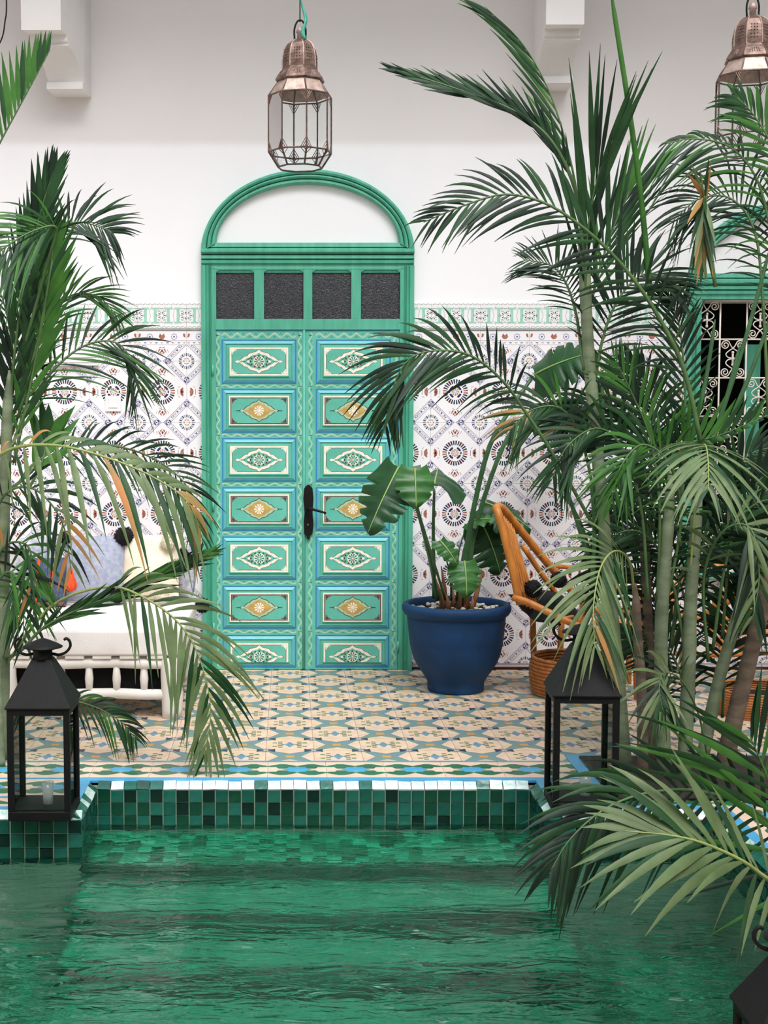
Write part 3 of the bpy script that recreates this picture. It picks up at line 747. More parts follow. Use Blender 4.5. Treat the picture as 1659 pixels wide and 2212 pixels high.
for i in range(-16, 21):
    for j in range(-4, 7):
        cx, cy = i * FT, -1.367 + j * FT
        ya, yb = max(cy - FT / 2, BY1), min(cy + FT / 2, -.002)
        if yb - ya < .01: continue
        kd = 'A' if (i + j) % 2 == 0 else 'B'
        if not -8 <= i <= 13:
            if cx - FT / 2 < XL or cx + FT / 2 > XR: continue
            t_ = floor_slab(FA if kd == 'A' else FB, -FT / 2, FT / 2, ya - cy, yb - cy, 'f_ground', .008, 'z')
            for f_, k_ in zip(t_.f, t_.mi): far_tiles.add([(t_.v[n_][0] + cx, t_.v[n_][1] + cy, t_.v[n_][2]) for n_ in f_], [tuple(range(len(f_)))], t_.mats[k_])
            continue
        place_tile('floor_tile', 'fl' + kd, FA if kd == 'A' else FB, cx, cy, (-FT / 2, FT / 2, ya - cy, yb - cy), 'f_ground', .008, 'z', floor, 0.0, floor_slab)
o = far_tiles.build('outer_floor_tiles', floor, fix=False); o['kind'] = 'stuff'
def border_motifs():
    P = []; p = .24; v = .1325
    for cx in (-.18, -.06, .06, .18):
        for cy in (.042, -.058): P.append(('b_green', [(cx - .068, cy), (cx - .012, cy + .036), (cx + .012, cy + .036), (cx + .068, cy), (cx + .012, cy - .036), (cx - .012, cy - .036)]))
    for cx in (-p / 2, 0, p / 2):
        q = [(-.072, 0), (-.05, .012), (-.04, .036), (.04, .036), (.05, .012), (.072, 0), (.05, -.012), (.04, -.036), (-.04, -.036), (-.05, -.012)]
        P.append(('b_blue' if cx == 0 else 'b_cream', [(cx + x * .86, y - .008) for x, y in q]))
    P.append(('b_blue', [(-.2, v - .022), (.2, v - .022), (.2, v + .01), (-.2, v + .01)]))
    return P
BM = border_motifs()
BP = .24
for i in range(-13, 17):
    cx = i * BP + .03
    place_tile('border_tile', 'bd', BM, cx, -2.1925, (-BP / 2, BP / 2, -.1325, .1325), 'b_cream', .008, 'z', floor, 0.0, floor_slab)
    if cx + BP / 2 < NL - .075 or cx - BP / 2 > NR + .075:
        place_tile('border_tile', 'bd', BM, cx, -2.4575, (-BP / 2, BP / 2, -.1325, .1325), 'b_cream', .008, 'z', floor, 0.0, floor_slab)
        place_tile('border_tile', 'bd', BM, cx, -2.7225, (-BP / 2, BP / 2, -.0025, .1325), 'b_cream', .008, 'z', floor, 0.0, floor_slab)
    else:
        a, b2 = cx - BP / 2, cx + BP / 2
        for lo, hi in ((a, min(b2, NL - .075)), (max(a, NR + .075), b2)):
            if hi - lo > .012:
                place_tile('border_tile', 'bd', BM, cx, -2.4575, (lo - cx, hi - cx, -.1325, .1325), 'b_cream', .008, 'z', floor, 0.0, floor_slab)
                place_tile('border_tile', 'bd', BM, cx, -2.7225, (lo - cx, hi - cx, -.0025, .1325), 'b_cream', .008, 'z', floor, 0.0, floor_slab)
for i in range(9):                                            # border along the right-hand side of the pool
    cy = -2.85 - BP * i
    o = place_tile('border_tile', 'bd', BM, PXR + .075 + .1325, cy - .0, (-BP / 2, BP / 2, -.1325, .1325), 'b_cream', .008, 'z', floor, 0.0, floor_slab)
    o.rotation_euler = (0, 0, -math.pi / 2)
# deck beyond, plain tiles are out of view: large slabs so the deck is closed
for (a, b2, c, d_) in ((XL, PXL - .03, YE - .03, YF + .03), (PXR + .345, XR, YE - .03, YF + .03), (XL, XR, YN, YE - .03)):
    MB().box(a, b2, c, d_, -.0085, -.001, 'f_cream').build('paving_slab', floor)
# blue coping strips
pool = thing('pool', (0, -3.7, -1.0), 'sunken pool lined with green and teal square tiles', 'pool', kind='structure')
PO = Vector((0, -3.7, -1.0))
for (x0, x1, y0, y1) in ((NL - .075, NR + .075, YB + .03, YB + .075), (NL - .075, NL - .03, YF + .03, YB + .03), (PXL - .075, NL - .075, YF + .03, YF + .075),
                         (NR + .03, NR + .075, YF + .03, YB + .03), (NR + .075, PXR + .03, YF + .03, YF + .075), (PXR + .03, PXR + .075, YE, YF + .075), (PXL - .075, PXL - .03, YE, YF + .03)):
    MB().box(x0, x1, y0, y1, -.02, .002, 'b_blue').build('coping_strip', pool, loc=-PO, bev=.002)
b = MB(); b.box(bed[0] - .05, bed[0], bed[2], bed[3] + .05, -.01, .004, 'b_blue'); b.box(bed[0], bed[1], bed[3], bed[3] + .05, -.01, .004, 'b_blue')
b.build('bed_edging', floor)
sb = MB(); n = 24
vs = [(bed[0] + (bed[1] - bed[0]) * i / n, bed[2] + (bed[3] - bed[2]) * j / 12, .012 + .008 * noise.noise(Vector((i * .5, j * .5, 0))) * (0 < i < n) * (0 < j < 12)) for j in range(13) for i in range(n + 1)]
sb.add(vs, [(j * (n + 1) + i, j * (n + 1) + i + 1, (j + 1) * (n + 1) + i + 1, (j + 1) * (n + 1) + i) for j in range(12) for i in range(n)], 'soil')
tag(sb.build('soil_bed', smooth=True), 'dark soil of the planting bed under tall palm stems', 'soil', kind='stuff')

# ---- pool tiles
TS = .0515
tile_mesh = {}
for m in ('p_teal', 'p_mid', 'p_green', 'p_dark'):
    b = MB(); g = TS / 2 - .0012; k = g - .002
    b.add([(-g, 0, -g), (g, 0, -g), (g, 0, g), (-g, 0, g), (-k, -.006, -k), (k, -.006, -k), (k, -.006, k), (-k, -.006, k)],
          [(0, 1, 5, 4), (1, 2, 6, 5), (2, 3, 7, 6), (3, 0, 4, 7), (4, 5, 6, 7)], m)
    tile_mesh[m] = b.mesh('pool_tile')
bev_mesh = {}
for m in ('pearl_sheen', 'p_mid', 'p_green', 'p_teal'):
    b = MB(); g = TS / 2 - .0012
    b.prism([(.03, .0), (0, -.026), (.006, -.034), (.036, -.008)], -g, g, m, 'x'); bev_mesh[m] = b.mesh('bevel_tile')
rnd = random.Random(3)
rest = MB()
def pool_edge(p0, p1, n_, far=True, bevel_sheen=.75):
    """tiles on the vertical face under an edge from p0 to p1; n_ points into the pool"""
    p0, p1 = Vector(p0), Vector(p1); L_ = (p1 - p0).length; k = max(1, round(L_ / TS)); u = (p1 - p0) / k
    rz = math.atan2(n_[0], -n_[1])
    for i in range(k):
        c = p0 + u * (i + .5)
        for r_ in range(4):
            chk = (i + r_) % 2
            m = rnd.choices(('p_mid', 'p_teal', 'p_green', 'p_dark'), (6, 5, 1, .4) if chk else (.6, 1, 5, 3))[0]
            z = -.03 - TS * (r_ + .5)
            if r_ < 3:
                o = link('pool_tile', tile_mesh[m], pool, Vector((c.x - n_[0] * .006, c.y - n_[1] * .006, z)) - PO)
                o.rotation_euler = (R(rnd.uniform(-1.5, 1.5)), 0, rz + R(rnd.uniform(-1.5, 1.5)))
            else:
                me = tile_mesh[m]; M = Matrix.Translation((c.x - n_[0] * .006, c.y - n_[1] * .006, z)) @ Matrix.Rotation(rz, 4, 'Z')
                rest.add([M @ v.co for v in me.vertices], [tuple(p.vertices) for p in me.polygons], m)
        bm = rnd.choices(('pearl_sheen', 'p_mid', 'p_green', 'p_teal'), (bevel_sheen * 10, 2, 1, 1))[0]
        o = link('bevel_tile', bev_mesh[bm], pool, Vector((c.x, c.y, 0)) - PO)
        o.rotation_euler = (R(rnd.uniform(-6, 6)), R(rnd.uniform(-3, 3)), rz)
pool_edge((NL, YB, 0), (NR, YB, 0), (0, -1), bevel_sheen=1.6)
pool_edge((PXL, YF, 0), (NL, YF, 0), (0, -1))
pool_edge((NR, YF, 0), (PXR, YF, 0), (0, -1), bevel_sheen=.3)
pool_edge((NL, YF, 0), (NL, YB, 0), (1, 0), bevel_sheen=.1)
pool_edge((NR, YB, 0), (NR, YF, 0), (-1, 0), bevel_sheen=.1)
pool_edge((PXR, YF, 0), (PXR, YF - .72, 0), (-1, 0), bevel_sheen=.1)
o = rest.build('lower_tiles', pool, loc=-PO); o['kind'] = 'stuff'

# underwater surfaces: cell-coloured tiles
m = bpy.data.materials.new('pool_mosaic'); m.use_nodes = True
N, L = m.node_tree.nodes, m.node_tree.links; p = N['Principled BSDF']
tc = N.new('ShaderNodeTexCoord'); mp = N.new('ShaderNodeVectorMath'); mp.operation = 'SCALE'; mp.inputs['Scale'].default_value = 1 / TS
fl_ = N.new('ShaderNodeVectorMath'); fl_.operation = 'FLOOR'; wn = N.new('ShaderNodeTexWhiteNoise'); wn.noise_dimensions = '3D'
cr = N.new('ShaderNodeValToRGB'); cr.color_ramp.interpolation = 'CONSTANT'
for i, (pos, c) in enumerate(((0, '#0f6a4c'), (.25, '#2fa07f'), (.6, '#3fb593'), (.85, '#1b7f60'))):
    e = cr.color_ramp.elements[i] if i < 2 else cr.color_ramp.elements.new(pos)
    e.position = pos; e.color = lin(c)
ck = N.new('ShaderNodeTexChecker'); ck.inputs['Scale'].default_value = 1.0; ck.inputs[1].default_value = (1, 1, 1, 1); ck.inputs[2].default_value = (.42, .5, .45, 1)
mu = N.new('ShaderNodeMix'); mu.data_type = 'RGBA'; mu.blend_type = 'MULTIPLY'; mu.inputs[0].default_value = 1
of = N.new('ShaderNodeVectorMath'); of.operation = 'ADD'; of.inputs[1].default_value = (.013, .011, .017)
L.new(tc.outputs['Object'], of.inputs[0]); L.new(of.outputs[0], mp.inputs[0]); L.new(mp.outputs[0], fl_.inputs[0]); L.new(fl_.outputs[0], wn.inputs[0]); L.new(wn.outputs[0], cr.inputs[0])
L.new(mp.outputs[0], ck.inputs[0]); L.new(cr.outputs[0], mu.inputs[6]); L.new(ck.outputs[0], mu.inputs[7]); L.new(mu.outputs[2], p.inputs['Base Color'])
p.inputs['Roughness'].default_value = .4
MATS['pool_mosaic'] = m
MB().box(PXL - .01, PXR + .01, YE - .01, YF + .0, -1.05, -.98, 'pool_mosaic').build('pool_floor', pool, loc=-PO)
SX0, SX1 = NL + .0, NR
steps = [(-2.394, -2.80, -.27), (-2.79, -3.10, -.43), (-3.09, -3.42, -.59), (-3.41, -3.80, -.75)]
for i, (ya, yb, z) in enumerate(steps):
    MB().box(SX0, SX1, yb + .012, ya, -.99, z, 'pool_mosaic' if i == 0 else 'step_tread').build('step', pool, loc=-PO, bev=.006)
    MB().box(SX0, SX1, yb, yb + .04, z - .15, z + .004, 'step_front').build('step_front', pool, loc=-PO, bev=.008)  # front of each step in a darker green than the treads

# ---- water
m = bpy.data.materials.new('water'); m.use_nodes = True
N, L = m.node_tree.nodes, m.node_tree.links; p = N['Principled BSDF']
p.inputs['Base Color'].default_value = (.60, .97, .84, 1); p.inputs['Roughness'].default_value = .02; p.inputs['IOR'].default_value = 1.33
p.inputs['Transmission Weight'].default_value = 1.0; p.inputs['Specular IOR Level'].default_value = .02
tc = N.new('ShaderNodeTexCoord'); mp = N.new('ShaderNodeMapping'); mp.inputs['Scale'].default_value = (5, 15, 1)
nz = N.new('ShaderNodeTexNoise'); nz.inputs['Scale'].default_value = 1.4; nz.inputs['Detail'].default_value = 3; nz.inputs['Distortion'].default_value = .6
bp = N.new('ShaderNodeBump'); bp.inputs['Strength'].default_value = .6; bp.inputs['Distance'].default_value = .03
L.new(tc.outputs['Object'], mp.inputs[0]); L.new(mp.outputs[0], nz.inputs[0]); L.new(nz.outputs['Fac'], bp.inputs['Height']); L.new(bp.outputs[0], p.inputs['Normal'])
MATS['water'] = m
wt = MB(); nx, ny = 150, 130
WZ = -.168
def wav(x, y):
    amp = .009 * min(1, max(.35, (-2.5 - y) / .5))
    return amp * (noise.noise(Vector((x * 2.2, y * 6, 1))) + .6 * noise.noise(Vector((x * 5, y * 13, 5))) )
vs = []
for j in range(ny + 1):
    y = YE - .004 + (YB - YE + .008) * j / ny
    for i in range(nx + 1):
        x = PXL - .004 + (PXR - PXL + .008) * i / nx
        vs.append((x, y, WZ + wav(x, y)))
fs = []
for j in range(ny):
    yc = (vs[j * (nx + 1)][1] + vs[(j + 1) * (nx + 1)][1]) / 2
    for i in range(nx):
        xc = (vs[i][0] + vs[i + 1][0]) / 2
        if yc > YF and not (NL - .02 < xc < NR + .02): continue
        fs.append((j * (nx + 1) + i, j * (nx + 1) + i + 1, (j + 1) * (nx + 1) + i + 1, (j + 1) * (nx + 1) + i))
wt.add(vs, fs, 'water')
tag(wt.build('pool_water', smooth=True, fix=False), 'rippled emerald green water filling the tiled pool', 'water', kind='stuff')

# ================================================================== OBJECTS
# ---- blue pot and its plant
pc = Vector((at(985, 1400, -.585).x, -.585, 0))
pot = thing('plant_pot', pc, 'large matt blue glazed pot beside the green door', 'pot')
b = MB()
b.lathe([(.146, 0), (.15, .008), (.149, .03), (.151, .05), (.168, .08), (.19, .11), (.212, .145), (.23, .185), (.242, .235), (.247, .27), (.249, .275), (.254, .33), (.259, .38), (.262, .415), (.25, .418), (.245, .40), (.235, .3)], 'pot_blue', 56)
b.build('pot_body', pot, smooth=True)
b = MB(); b.lathe([(.262, .40), (.276, .41), (.287, .43), (.288, .448), (.28, .462), (.266, .468), (.256, .462), (.252, .44), (.25, .40)], 'pot_blue', 56, cap=False); b.build('pot_rim', pot, smooth=True)
b = MB(); b.lathe([(.01, .425), (.1, .43), (.2, .424), (.254, .42)], 'soil', 32, cap=False); b.build('soil', pot, smooth=True)
b = MB(); rp = random.Random(5)
for i in range(120):
    a, r = rp.uniform(0, 2 * math.pi), .235 * math.sqrt(rp.random()); q = rp.uniform(.007, .013)
    b.sphere((r * math.cos(a), r * math.sin(a), .435 + q * .3), q, 'pebble', 6, 4, .3, (1.2, 1, .7))
tag(b.build('pebbles', loc=pc, smooth=True), 'white pebbles covering the soil in the blue pot', 'pebbles', kind='stuff')

def blade(b, base, tip, nrm, W, cuts=(), cup=.15, droop=.25, mt='monstera', rib='monstera_rib', heart=.16, n=30, fold=0.0):
    """heart-shaped leaf blade from base (petiole joint) to tip, notched at the rows in cuts"""
    base, tip = Vector(base), Vector(tip); T = tip - base; L_ = T.length; T.normalize()
    nrm = Vector(nrm); B = T.cross(nrm).normalized(); Nn = B.cross(T).normalized()
    def wid(s):
        return W * (max(0, math.sin(math.pi * min(1, (s + heart) / (1 + heart)) ** .85)) ** .75)
    rows = []
    for i in range(n + 1):
        s = i / n; w_ = wid(s)
        for c, dp in cuts:
            if abs(s - c) < .022: w_ *= dp
        rows.append((s, w_))
    for sg in (-1, 1):
        vs = []
        for s, w_ in rows:
            for k in range(4):
                q = k / 3; x = sg * w_ * q
                back = heart * L_ * q * q * max(0, 1 - s * 3.2) if s < .35 else 0
                sw = .22 * w_ * q * (1 - s * .3)               # veins sweep forward
                p = base + T * (s * L_ - back * 1.1 + sw * .5) + B * x
                p = p + Nn * (-cup * W * q * q + fold * abs(x) - droop * L_ * s * s + .01 * math.sin(s * 22 + q * 2) * q)
                vs.append(p)
        fs = [(i * 4 + k, i * 4 + k + 1, (i + 1) * 4 + k + 1, (i + 1) * 4 + k) for i in range(n) for k in range(3)]
        b.add(vs, fs, mt)
    b.tube([base + T * (L_ * i / 10) + Nn * (.002 - droop * L_ * (i / 10) ** 2) for i in range(11)], [.0055 * (1 - .7 * i / 10) for i in range(11)], rib, 5)
plant = thing('potted_split_leaf_plant', pc + Vector((0, 0, .42)), 'broad-leaved plant with split glossy leaves growing in the blue pot', 'plant')
PR = pc + Vector((0, 0, .42))
def add_leaf(path, base, tip, nrm, W, cuts=(), name='leaf', r=.010, **kw):
    st = smooth_path([at(*p) - PR for p in path], 18)
    pe = MB(); pe.tube(st, [r * (1.15 - .5 * i / 17) for i in range(18)], 'petiole', 8); pe = pe.build('petiole', plant, smooth=True)
    b = MB(); blade(b, at(*base) - PR, at(*tip) - PR, nrm, W, cuts, **kw)
    b.build(name, pe, smooth=True, fix=False)
CU = ((.3, .55), (.47, .45), (.63, .5), (.78, .6))
add_leaf([(945, 1296, -.6), (930, 1215, -.66), (905, 1115, -.74), (874, 1028, -.82)], (862, 1008, -.82), (792, 1138, -1.0), (-.35, -.85, .4), .145, CU, cup=.2, droop=.12)
add_leaf([(938, 1292, -.56), (936, 1150, -.68), (938, 1060, -.8)], (938, 1046, -.82), (947, 1004, -.5), (0, -.45, 1), .165, ((.5, .85),), cup=.55, droop=.05)
add_leaf([(962, 1296, -.62), (930, 1190, -.7), (900, 1085, -.8), (896, 1022, -.88)], (896, 1012, -.90), (900, 1094, -.98), (.1, -.95, .3), .1, ((.55, .85),), cup=.2, droop=.06, r=.006, mt='monstera_light')
add_leaf([(1000, 1296, -.55), (1010, 1170, -.56), (1052, 980, -.62), (1100, 888, -.6), (1150, 815, -.55)], (1155, 810, -.55), (1265, 745, -.75), (-.1, -.8, .6), .15, CU, r=.014, cup=.3)
add_leaf([(1008, 1296, -.5), (1025, 1150, -.5), (1080, 980, -.52), (1128, 905, -.5), (1190, 870, -.45)], (1195, 866, -.45), (1250, 960, -.6), (.2, -.9, .4), .17, CU, r=.013, cup=.25)
add_leaf([(975, 1296, -.62), (972, 1240, -.7), (955, 1180, -.78)], (950, 1168, -.78), (990, 1208, -.86), (.2, -.7, .7), .062, ((.4, .7), (.7, .7)), r=.005, mt='monstera_light')
add_leaf([(985, 1296, -.64), (992, 1255, -.72), (1000, 1222, -.8)], (1003, 1212, -.8), (1012, 1278, -.9), (.1, -.95, .35), .092, ((.35, .75), (.6, .65)), r=.005, mt='monstera_light', cup=.3)
add_leaf([(995, 1296, -.5), (1000, 1200, -.46), (1025, 1120, -.42), (1045, 1090, -.4)], (1048, 1086, -.4), (1152, 1122, -.5), (0, -.5, .85), .13, CU, r=.007, cup=.4, droop=.25)
add_leaf([(1000, 1296, -.48), (1015, 1210, -.44), (1040, 1140, -.4)], (1042, 1132, -.4), (1092, 1232, -.48), (.3, -.9, .3), .14, CU, r=.007)
add_leaf([(990, 1296, -.5), (990, 1200, -.5), (1010, 1130, -.46)], (1012, 1128, -.46), (1060, 1110, -.56), (0, -.5, .9), .07, ((.5, .7),), r=.005, mt='monstera_light')
rs = random.Random(11)
for i in range(16):                                          # dry leaf sheaths round the crown
    a = rs.uniform(0, 2 * math.pi); r0 = rs.uniform(.03, .08)
    p0 = Vector((r0 * math.cos(a), r0 * math.sin(a), .0)); h_ = rs.uniform(.08, .25)
    p1 = p0 * rs.uniform(1.0, 1.9) + Vector((0, 0, h_))
    MB().tube([p0, (p0 + p1) / 2 + Vector((.006, 0, 0)), p1], [.015, .012, .003], 'sheath', 6).build('sheath', plant, smooth=True)

# ---- black floor lanterns
def floor_lantern(loc, label, rz=0, s=1.0, glassdish=True):
    t = thing('floor_lantern', loc, label, 'lantern', 'black glass lanterns on the floor', rz=rz)
    w2, e, hb, he = .112 * s, .022 * s, .032 * s, .405 * s
    b = MB(); b.box(-w2, w2, -w2, w2, 0, hb, 'iron_black'); b.box(-w2 + e, w2 - e, -w2 + e, w2 - e, hb, hb + .004, 'iron_soft'); b.build('base', t, bev=.003)
    for sx in (-1, 1):
        for sy in (-1, 1):
            x, y = sx * (w2 - e / 2), sy * (w2 - e / 2)
            MB().box(x - e / 2, x + e / 2, y - e / 2, y + e / 2, hb, he, 'iron_black').build('post', t, bev=.002)
    for sg in (-1, 1):
        y = sg * (w2 - e / 2)
        MB().box(-w2 + e, w2 - e, y - e / 2, y + e / 2, he - .022 * s, he, 'iron_black').build('top_rail', t)
        MB().box(y - e / 2, y + e / 2, -w2 + e, w2 - e, he - .022 * s, he, 'iron_black').build('top_rail', t)
        MB().box(-w2 + e, w2 - e, y - .001, y + .001, hb, he - .022 * s, 'clear_glass').build('glass_pane', t)
        MB().box(y - .001, y + .001, -w2 + e, w2 - e, hb, he - .022 * s, 'clear_glass').build('glass_pane', t)
    b = MB(); r2 = math.sqrt(2); ov = w2 + .006
    b.lathe([(ov * r2, he), (ov * r2, he + .006 * s), (.036 * s * r2, he + .165 * s), (.03 * s * r2, he + .168 * s)], 'iron_soft', 4, rot=math.pi / 4); b.build('roof', t, bev=.002)
    b = MB(); b.lathe([(.042 * s, he + .16 * s), (.036 * s, he + .172 * s), (.034 * s, he + .195 * s), (.05 * s, he + .2 * s)], 'iron_black', 24); b.build('chimney', t, smooth=True)
    b = MB(); b.lathe([(.072 * s, he + .206 * s), (.072 * s, he + .209 * s), (.058 * s, he + .217 * s), (.032 * s, he + .229 * s), (.012 * s, he + .237 * s), (.002, he + .239 * s)], 'iron_soft', 32); b.build('cap', t, smooth=True)
    for sx in (-1, 1):                                        # curled side handles
        pts = [(.035, .182), (.06, .178), (.085, .188), (.1, .208), (.098, .228), (.086, .238), (.078, .232)]
        b = MB(); b.tube(smooth_path([Vector((sx * x * s, 0, he + z * s)) for x, z in pts], 20), .0055 * s, 'iron_black', 6); b.build('handle', t, smooth=True)
    if glassdish:
        b = MB(); z0 = hb + .004
        b.lathe([(.018 * s, z0), (.019 * s, z0 + .03), (.022 * s, z0 + .08), (.0205 * s, z0 + .08), (.0175 * s, z0 + .03), (.016 * s, z0 + .012), (.001, z0 + .012)], 'cup_glass', 20)
        g = b.build('tea_glass', loc=Vector(loc) + Vector((.015, -.015, .001)), smooth=True)
        tag(g, 'small clear tea glass inside the black lantern ' + ('near the daybed' if loc[0] < 0 else 'below the right palm'), 'glass', 'tea glasses in the lanterns')
    return t
pL = at_z(84, 1775); floor_lantern((pL.x, pL.y + .118, 0), 'tall black lantern at the pool corner in front of the white daybed')
pR = at_z(1268, 1757); floor_lantern((pR.x, pR.y + .118, 0), 'tall black lantern at the pool corner below the right-hand palm', R(-3), 1.06)
p3 = at(1577, 2150, -5.05); s3 = p3.z / .411; floor_lantern((p3.x + .118 * s3, -5.05 - .118 * s3, 0), 'black lantern cut off by the lower right corner of the picture', 0, s3, False)

# ---- hanging lanterns
def hanging_lantern(c, s, label, ribbon):
    t = thing('hanging_lantern', c, label, 'lantern', 'hanging glass lanterns')       # origin at the middle of the glass body
    r8 = lambda r, z: (r * s, z * s)
    rot = R(11); n = 8; rb = .158; zt, zb, zl = .135, -.135, -.208; rl, ru, zu = .11, .112, .2
    ring = lambda r, z: [Vector((r * s * math.cos(rot + 2 * math.pi * i / n), r * s * math.sin(rot + 2 * math.pi * i / n), z * s)) for i in range(n)]
    R1, R2, R3, R4 = ring(rb, zt), ring(rb, zb), ring(rl, zl), ring(ru, zu)
    b = MB()
    for i in range(n):
        b.tube([R1[i], R2[i]], .0042 * s, 'lantern_lead', 5); b.tube([R2[i], R3[i]], .0048 * s, 'lantern_lead', 5); b.tube([R4[i], R1[i]], .0042 * s, 'lantern_lead', 5)
    for Q, rr in ((R1, .004), (R2, .0045), (R3, .0045)): b.tube(Q, rr * s, 'lantern_lead', 5, closed=True)
    b.build('frame', t)
    for i in range(n):
        j = (i + 1) % n
        for A, B_ in ((R1, R2), (R2, R3)): MB().poly([A[i], A[j], B_[j], B_[i]], 'clear_glass').build('glass_pane', t)
    MB().poly(R3, 'clear_glass').build('glass_base', t)
    for Q, sg in ((R2, 1), (R1, -1)):
        for i in range(n):
            b = MB()                                          # pierced triangular bracket
            for j in ((i + 1) % n, (i - 1) % n):
                p = Q[i]; e = (Q[j] - p).normalized() * .03 * s; u = Vector((0, 0, .05 * s * sg)); o = Vector((p.x, p.y, 0)).normalized() * .002 * s
                for k in range(1, 4): b.tube([p + e * k / 3 + o, p + u * k / 3 + o], .002 * s, 'copper', 4)
                if Q is R2:
                    dn = (R3[i] - p).normalized() * .035 * s
                    for k in range(1, 3): b.tube([p + e * k / 2 + o, p + dn * k / 2 + o], .002 * s, 'copper', 4)
            b.build('corner_bracket', t)
    b = MB(); b.lathe([r8(.15, .142), r8(.122, .19), r8(.108, .215)], 'copper_light', 8, rot=rot, cap=False); b.build('shoulder', t)
    b = MB(); b.lathe([r8(.118, .205), r8(.124, .212), r8(.12, .222), r8(.112, .236), r8(.1, .252), r8(.09, .262), r8(.088, .27)], 'copper', 8, rot=rot, cap=False); b.build('collar', t)
    for i in range(8):                                        # slots in the collar
        a = rot + math.pi / 8 + i * math.pi / 4; b = MB()
        for k in (-2, -1, 0, 1, 2):
            e = Vector((-math.sin(a), math.cos(a), 0)); u = Vector((math.cos(a), math.sin(a), 0))
            b.tube([u * .108 * s + e * k * .011 * s + Vector((0, 0, .226 * s)), u * .094 * s + e * k * .007 * s + Vector((0, 0, .248 * s))], .0028 * s, 'lantern_lead', 4)
        b.build('vent_slots', t)
    b = MB(); b.lathe([r8(.087, .265), r8(.0885, .30), r8(.086, .33), r8(.079, .36), r8(.066, .385), r8(.045, .402), r8(.022, .41)], 'copper', 8, rot=rot); dome = b.build('dome', t)
    b = MB()
    for i in range(8):
        a = rot + i * math.pi / 4
        b.tube([Vector((r * s * math.cos(a), r * s * math.sin(a), z * s)) for r, z in ((.0885, .27), (.0895, .30), (.087, .33), (.08, .36), (.067, .386), (.045, .403))], .0028 * s, 'copper_light', 5)
        a2 = a + math.pi / 8
        for z, r in ((.30, .083), (.315, .083), (.33, .081), (.345, .078), (.358, .075)):
            for da in (-.16, 0, .16):
                p = Vector((r * s * math.cos(a2 + da), r * s * math.sin(a2 + da), z * s)); b.sphere(p, .0032 * s, 'lantern_lead', 5, 4)
    b.build('pierced_ribs', dome)
    b = MB(); b.lathe([r8(.016, .405), r8(.014, .44), r8(.02, .445), r8(.012, .47)], 'copper_light', 12); b.build('finial', t, smooth=True)
    b = MB(); b.tube(smooth_path([Vector((-.026 * s, 0, .405 * s)), Vector((-.028 * s, 0, .46 * s)), Vector((-.012 * s, 0, .5 * s)), Vector((.012 * s, 0, .5 * s)), Vector((.028 * s, 0, .46 * s)), Vector((.026 * s, 0, .405 * s))], 18), .0045 * s, 'iron_black', 6); b.build('bail', t, smooth=True)
    top = SOFF - c[2]
    b = MB(); b.tube([Vector((0, 0, .495 * s)), Vector((0, 0, top))], .003, 'iron_black', 5); b.build('chain', t)
    if ribbon:
        b = MB(); pts = smooth_path([Vector((-.002, -.01, top)), Vector((.0, -.012, .68)), Vector((.004, -.015, .58)), Vector((.022, -.03, .51)), Vector((.026, -.045, .47)), Vector((.012, -.05, .42)), Vector((.024, -.055, .385))], 26); vs = []
        for i, p in enumerate(pts):
            k = min(1, i / 18); w_ = .006 + .014 * k; a = .4 + 1.1 * math.sin(i * .28)
            d = Vector((math.cos(a), -.4 * math.sin(a), .1)) * w_ * .5; vs += [p - d, p + d]
        b.add(vs, [(2 * i, 2 * i + 1, 2 * i + 3, 2 * i + 2) for i in range(25)], 'ribbon_teal')
        o = b.build('ribbon', t, smooth=True, fix=False); sd = o.modifiers.new('thick', 'SOLIDIFY'); sd.thickness = .002
    return t
c1 = at(648, 270, -1.1); hanging_lantern(c1, 136 / 444 / .316, 'copper domed glass lantern with teal ribbon hanging above the door', True)
c2 = at(1621, 233, -1.2); hanging_lantern(c2, 146 / 451 / .316, 'copper domed glass lantern hanging above the window at the right edge', False)
# loose dark wire at the top left
b = MB(); b.tube(smooth_path([at(11, -90, -.9), at(14, 10, -.9), at(11, 45, -.9), at(1, 90, -.9), at(-40, 150, -.9)], 24), .0035, 'iron_black', 6)
tag(b.build('hanging_wire', smooth=True), 'thin dark wire hanging in the top left corner', 'wire')

# ---- white daybed with mattress and cushions
bl = at_z(370, 1553); xr_ = bl.x; xl_ = at_z(13, 1553).x; yf_ = bl.y + .03; yb_ = -.28
bed_t = thing('daybed', ((xl_ + xr_) / 2, (yf_ + yb_) / 2, 0), 'white painted wooden daybed frame with round legs against tiled wall', 'daybed')
BO = Vector(((xl_ + xr_) / 2, (yf_ + yb_) / 2, 0)); px_ = 1 / 451
zrail, zlow = .265, .115
hx, hy = (xr_ - xl_) / 2, (yb_ - yf_) / 2
for sx in (-1, 1):
    for sy in (-1, 1):
        b = MB(); z1 = .29
        b.tube([Vector((sx * hx + .004 * math.sin(z * 20), sy * hy, z)) for z in (0, .04, .12, .2, .27, z1)], [.046, .05, .052, .05, .05, .046], 'white_wood', 16); b.build('leg', bed_t, smooth=True)
for sy in (-1, 1):
    for z, r in ((zrail, .026), (zlow, .026)):
        b = MB(); b.tube([Vector((-hx + 2 * hx * i / 6, sy * hy + .004 * math.sin(i * 2.1), z + .003 * math.cos(i * 1.7))) for i in range(7)], r, 'white_wood', 12); b.build('rail', bed_t, smooth=True)
    for i in range(1, 6):
        x = -hx + 2 * hx * i / 6
        b = MB(); b.tube([Vector((x, sy * hy, zlow)), Vector((x, sy * hy, .19)), Vector((x, sy * hy, zrail))], [.014, .021, .014], 'white_wood', 10); b.build('spindle', bed_t, smooth=True)
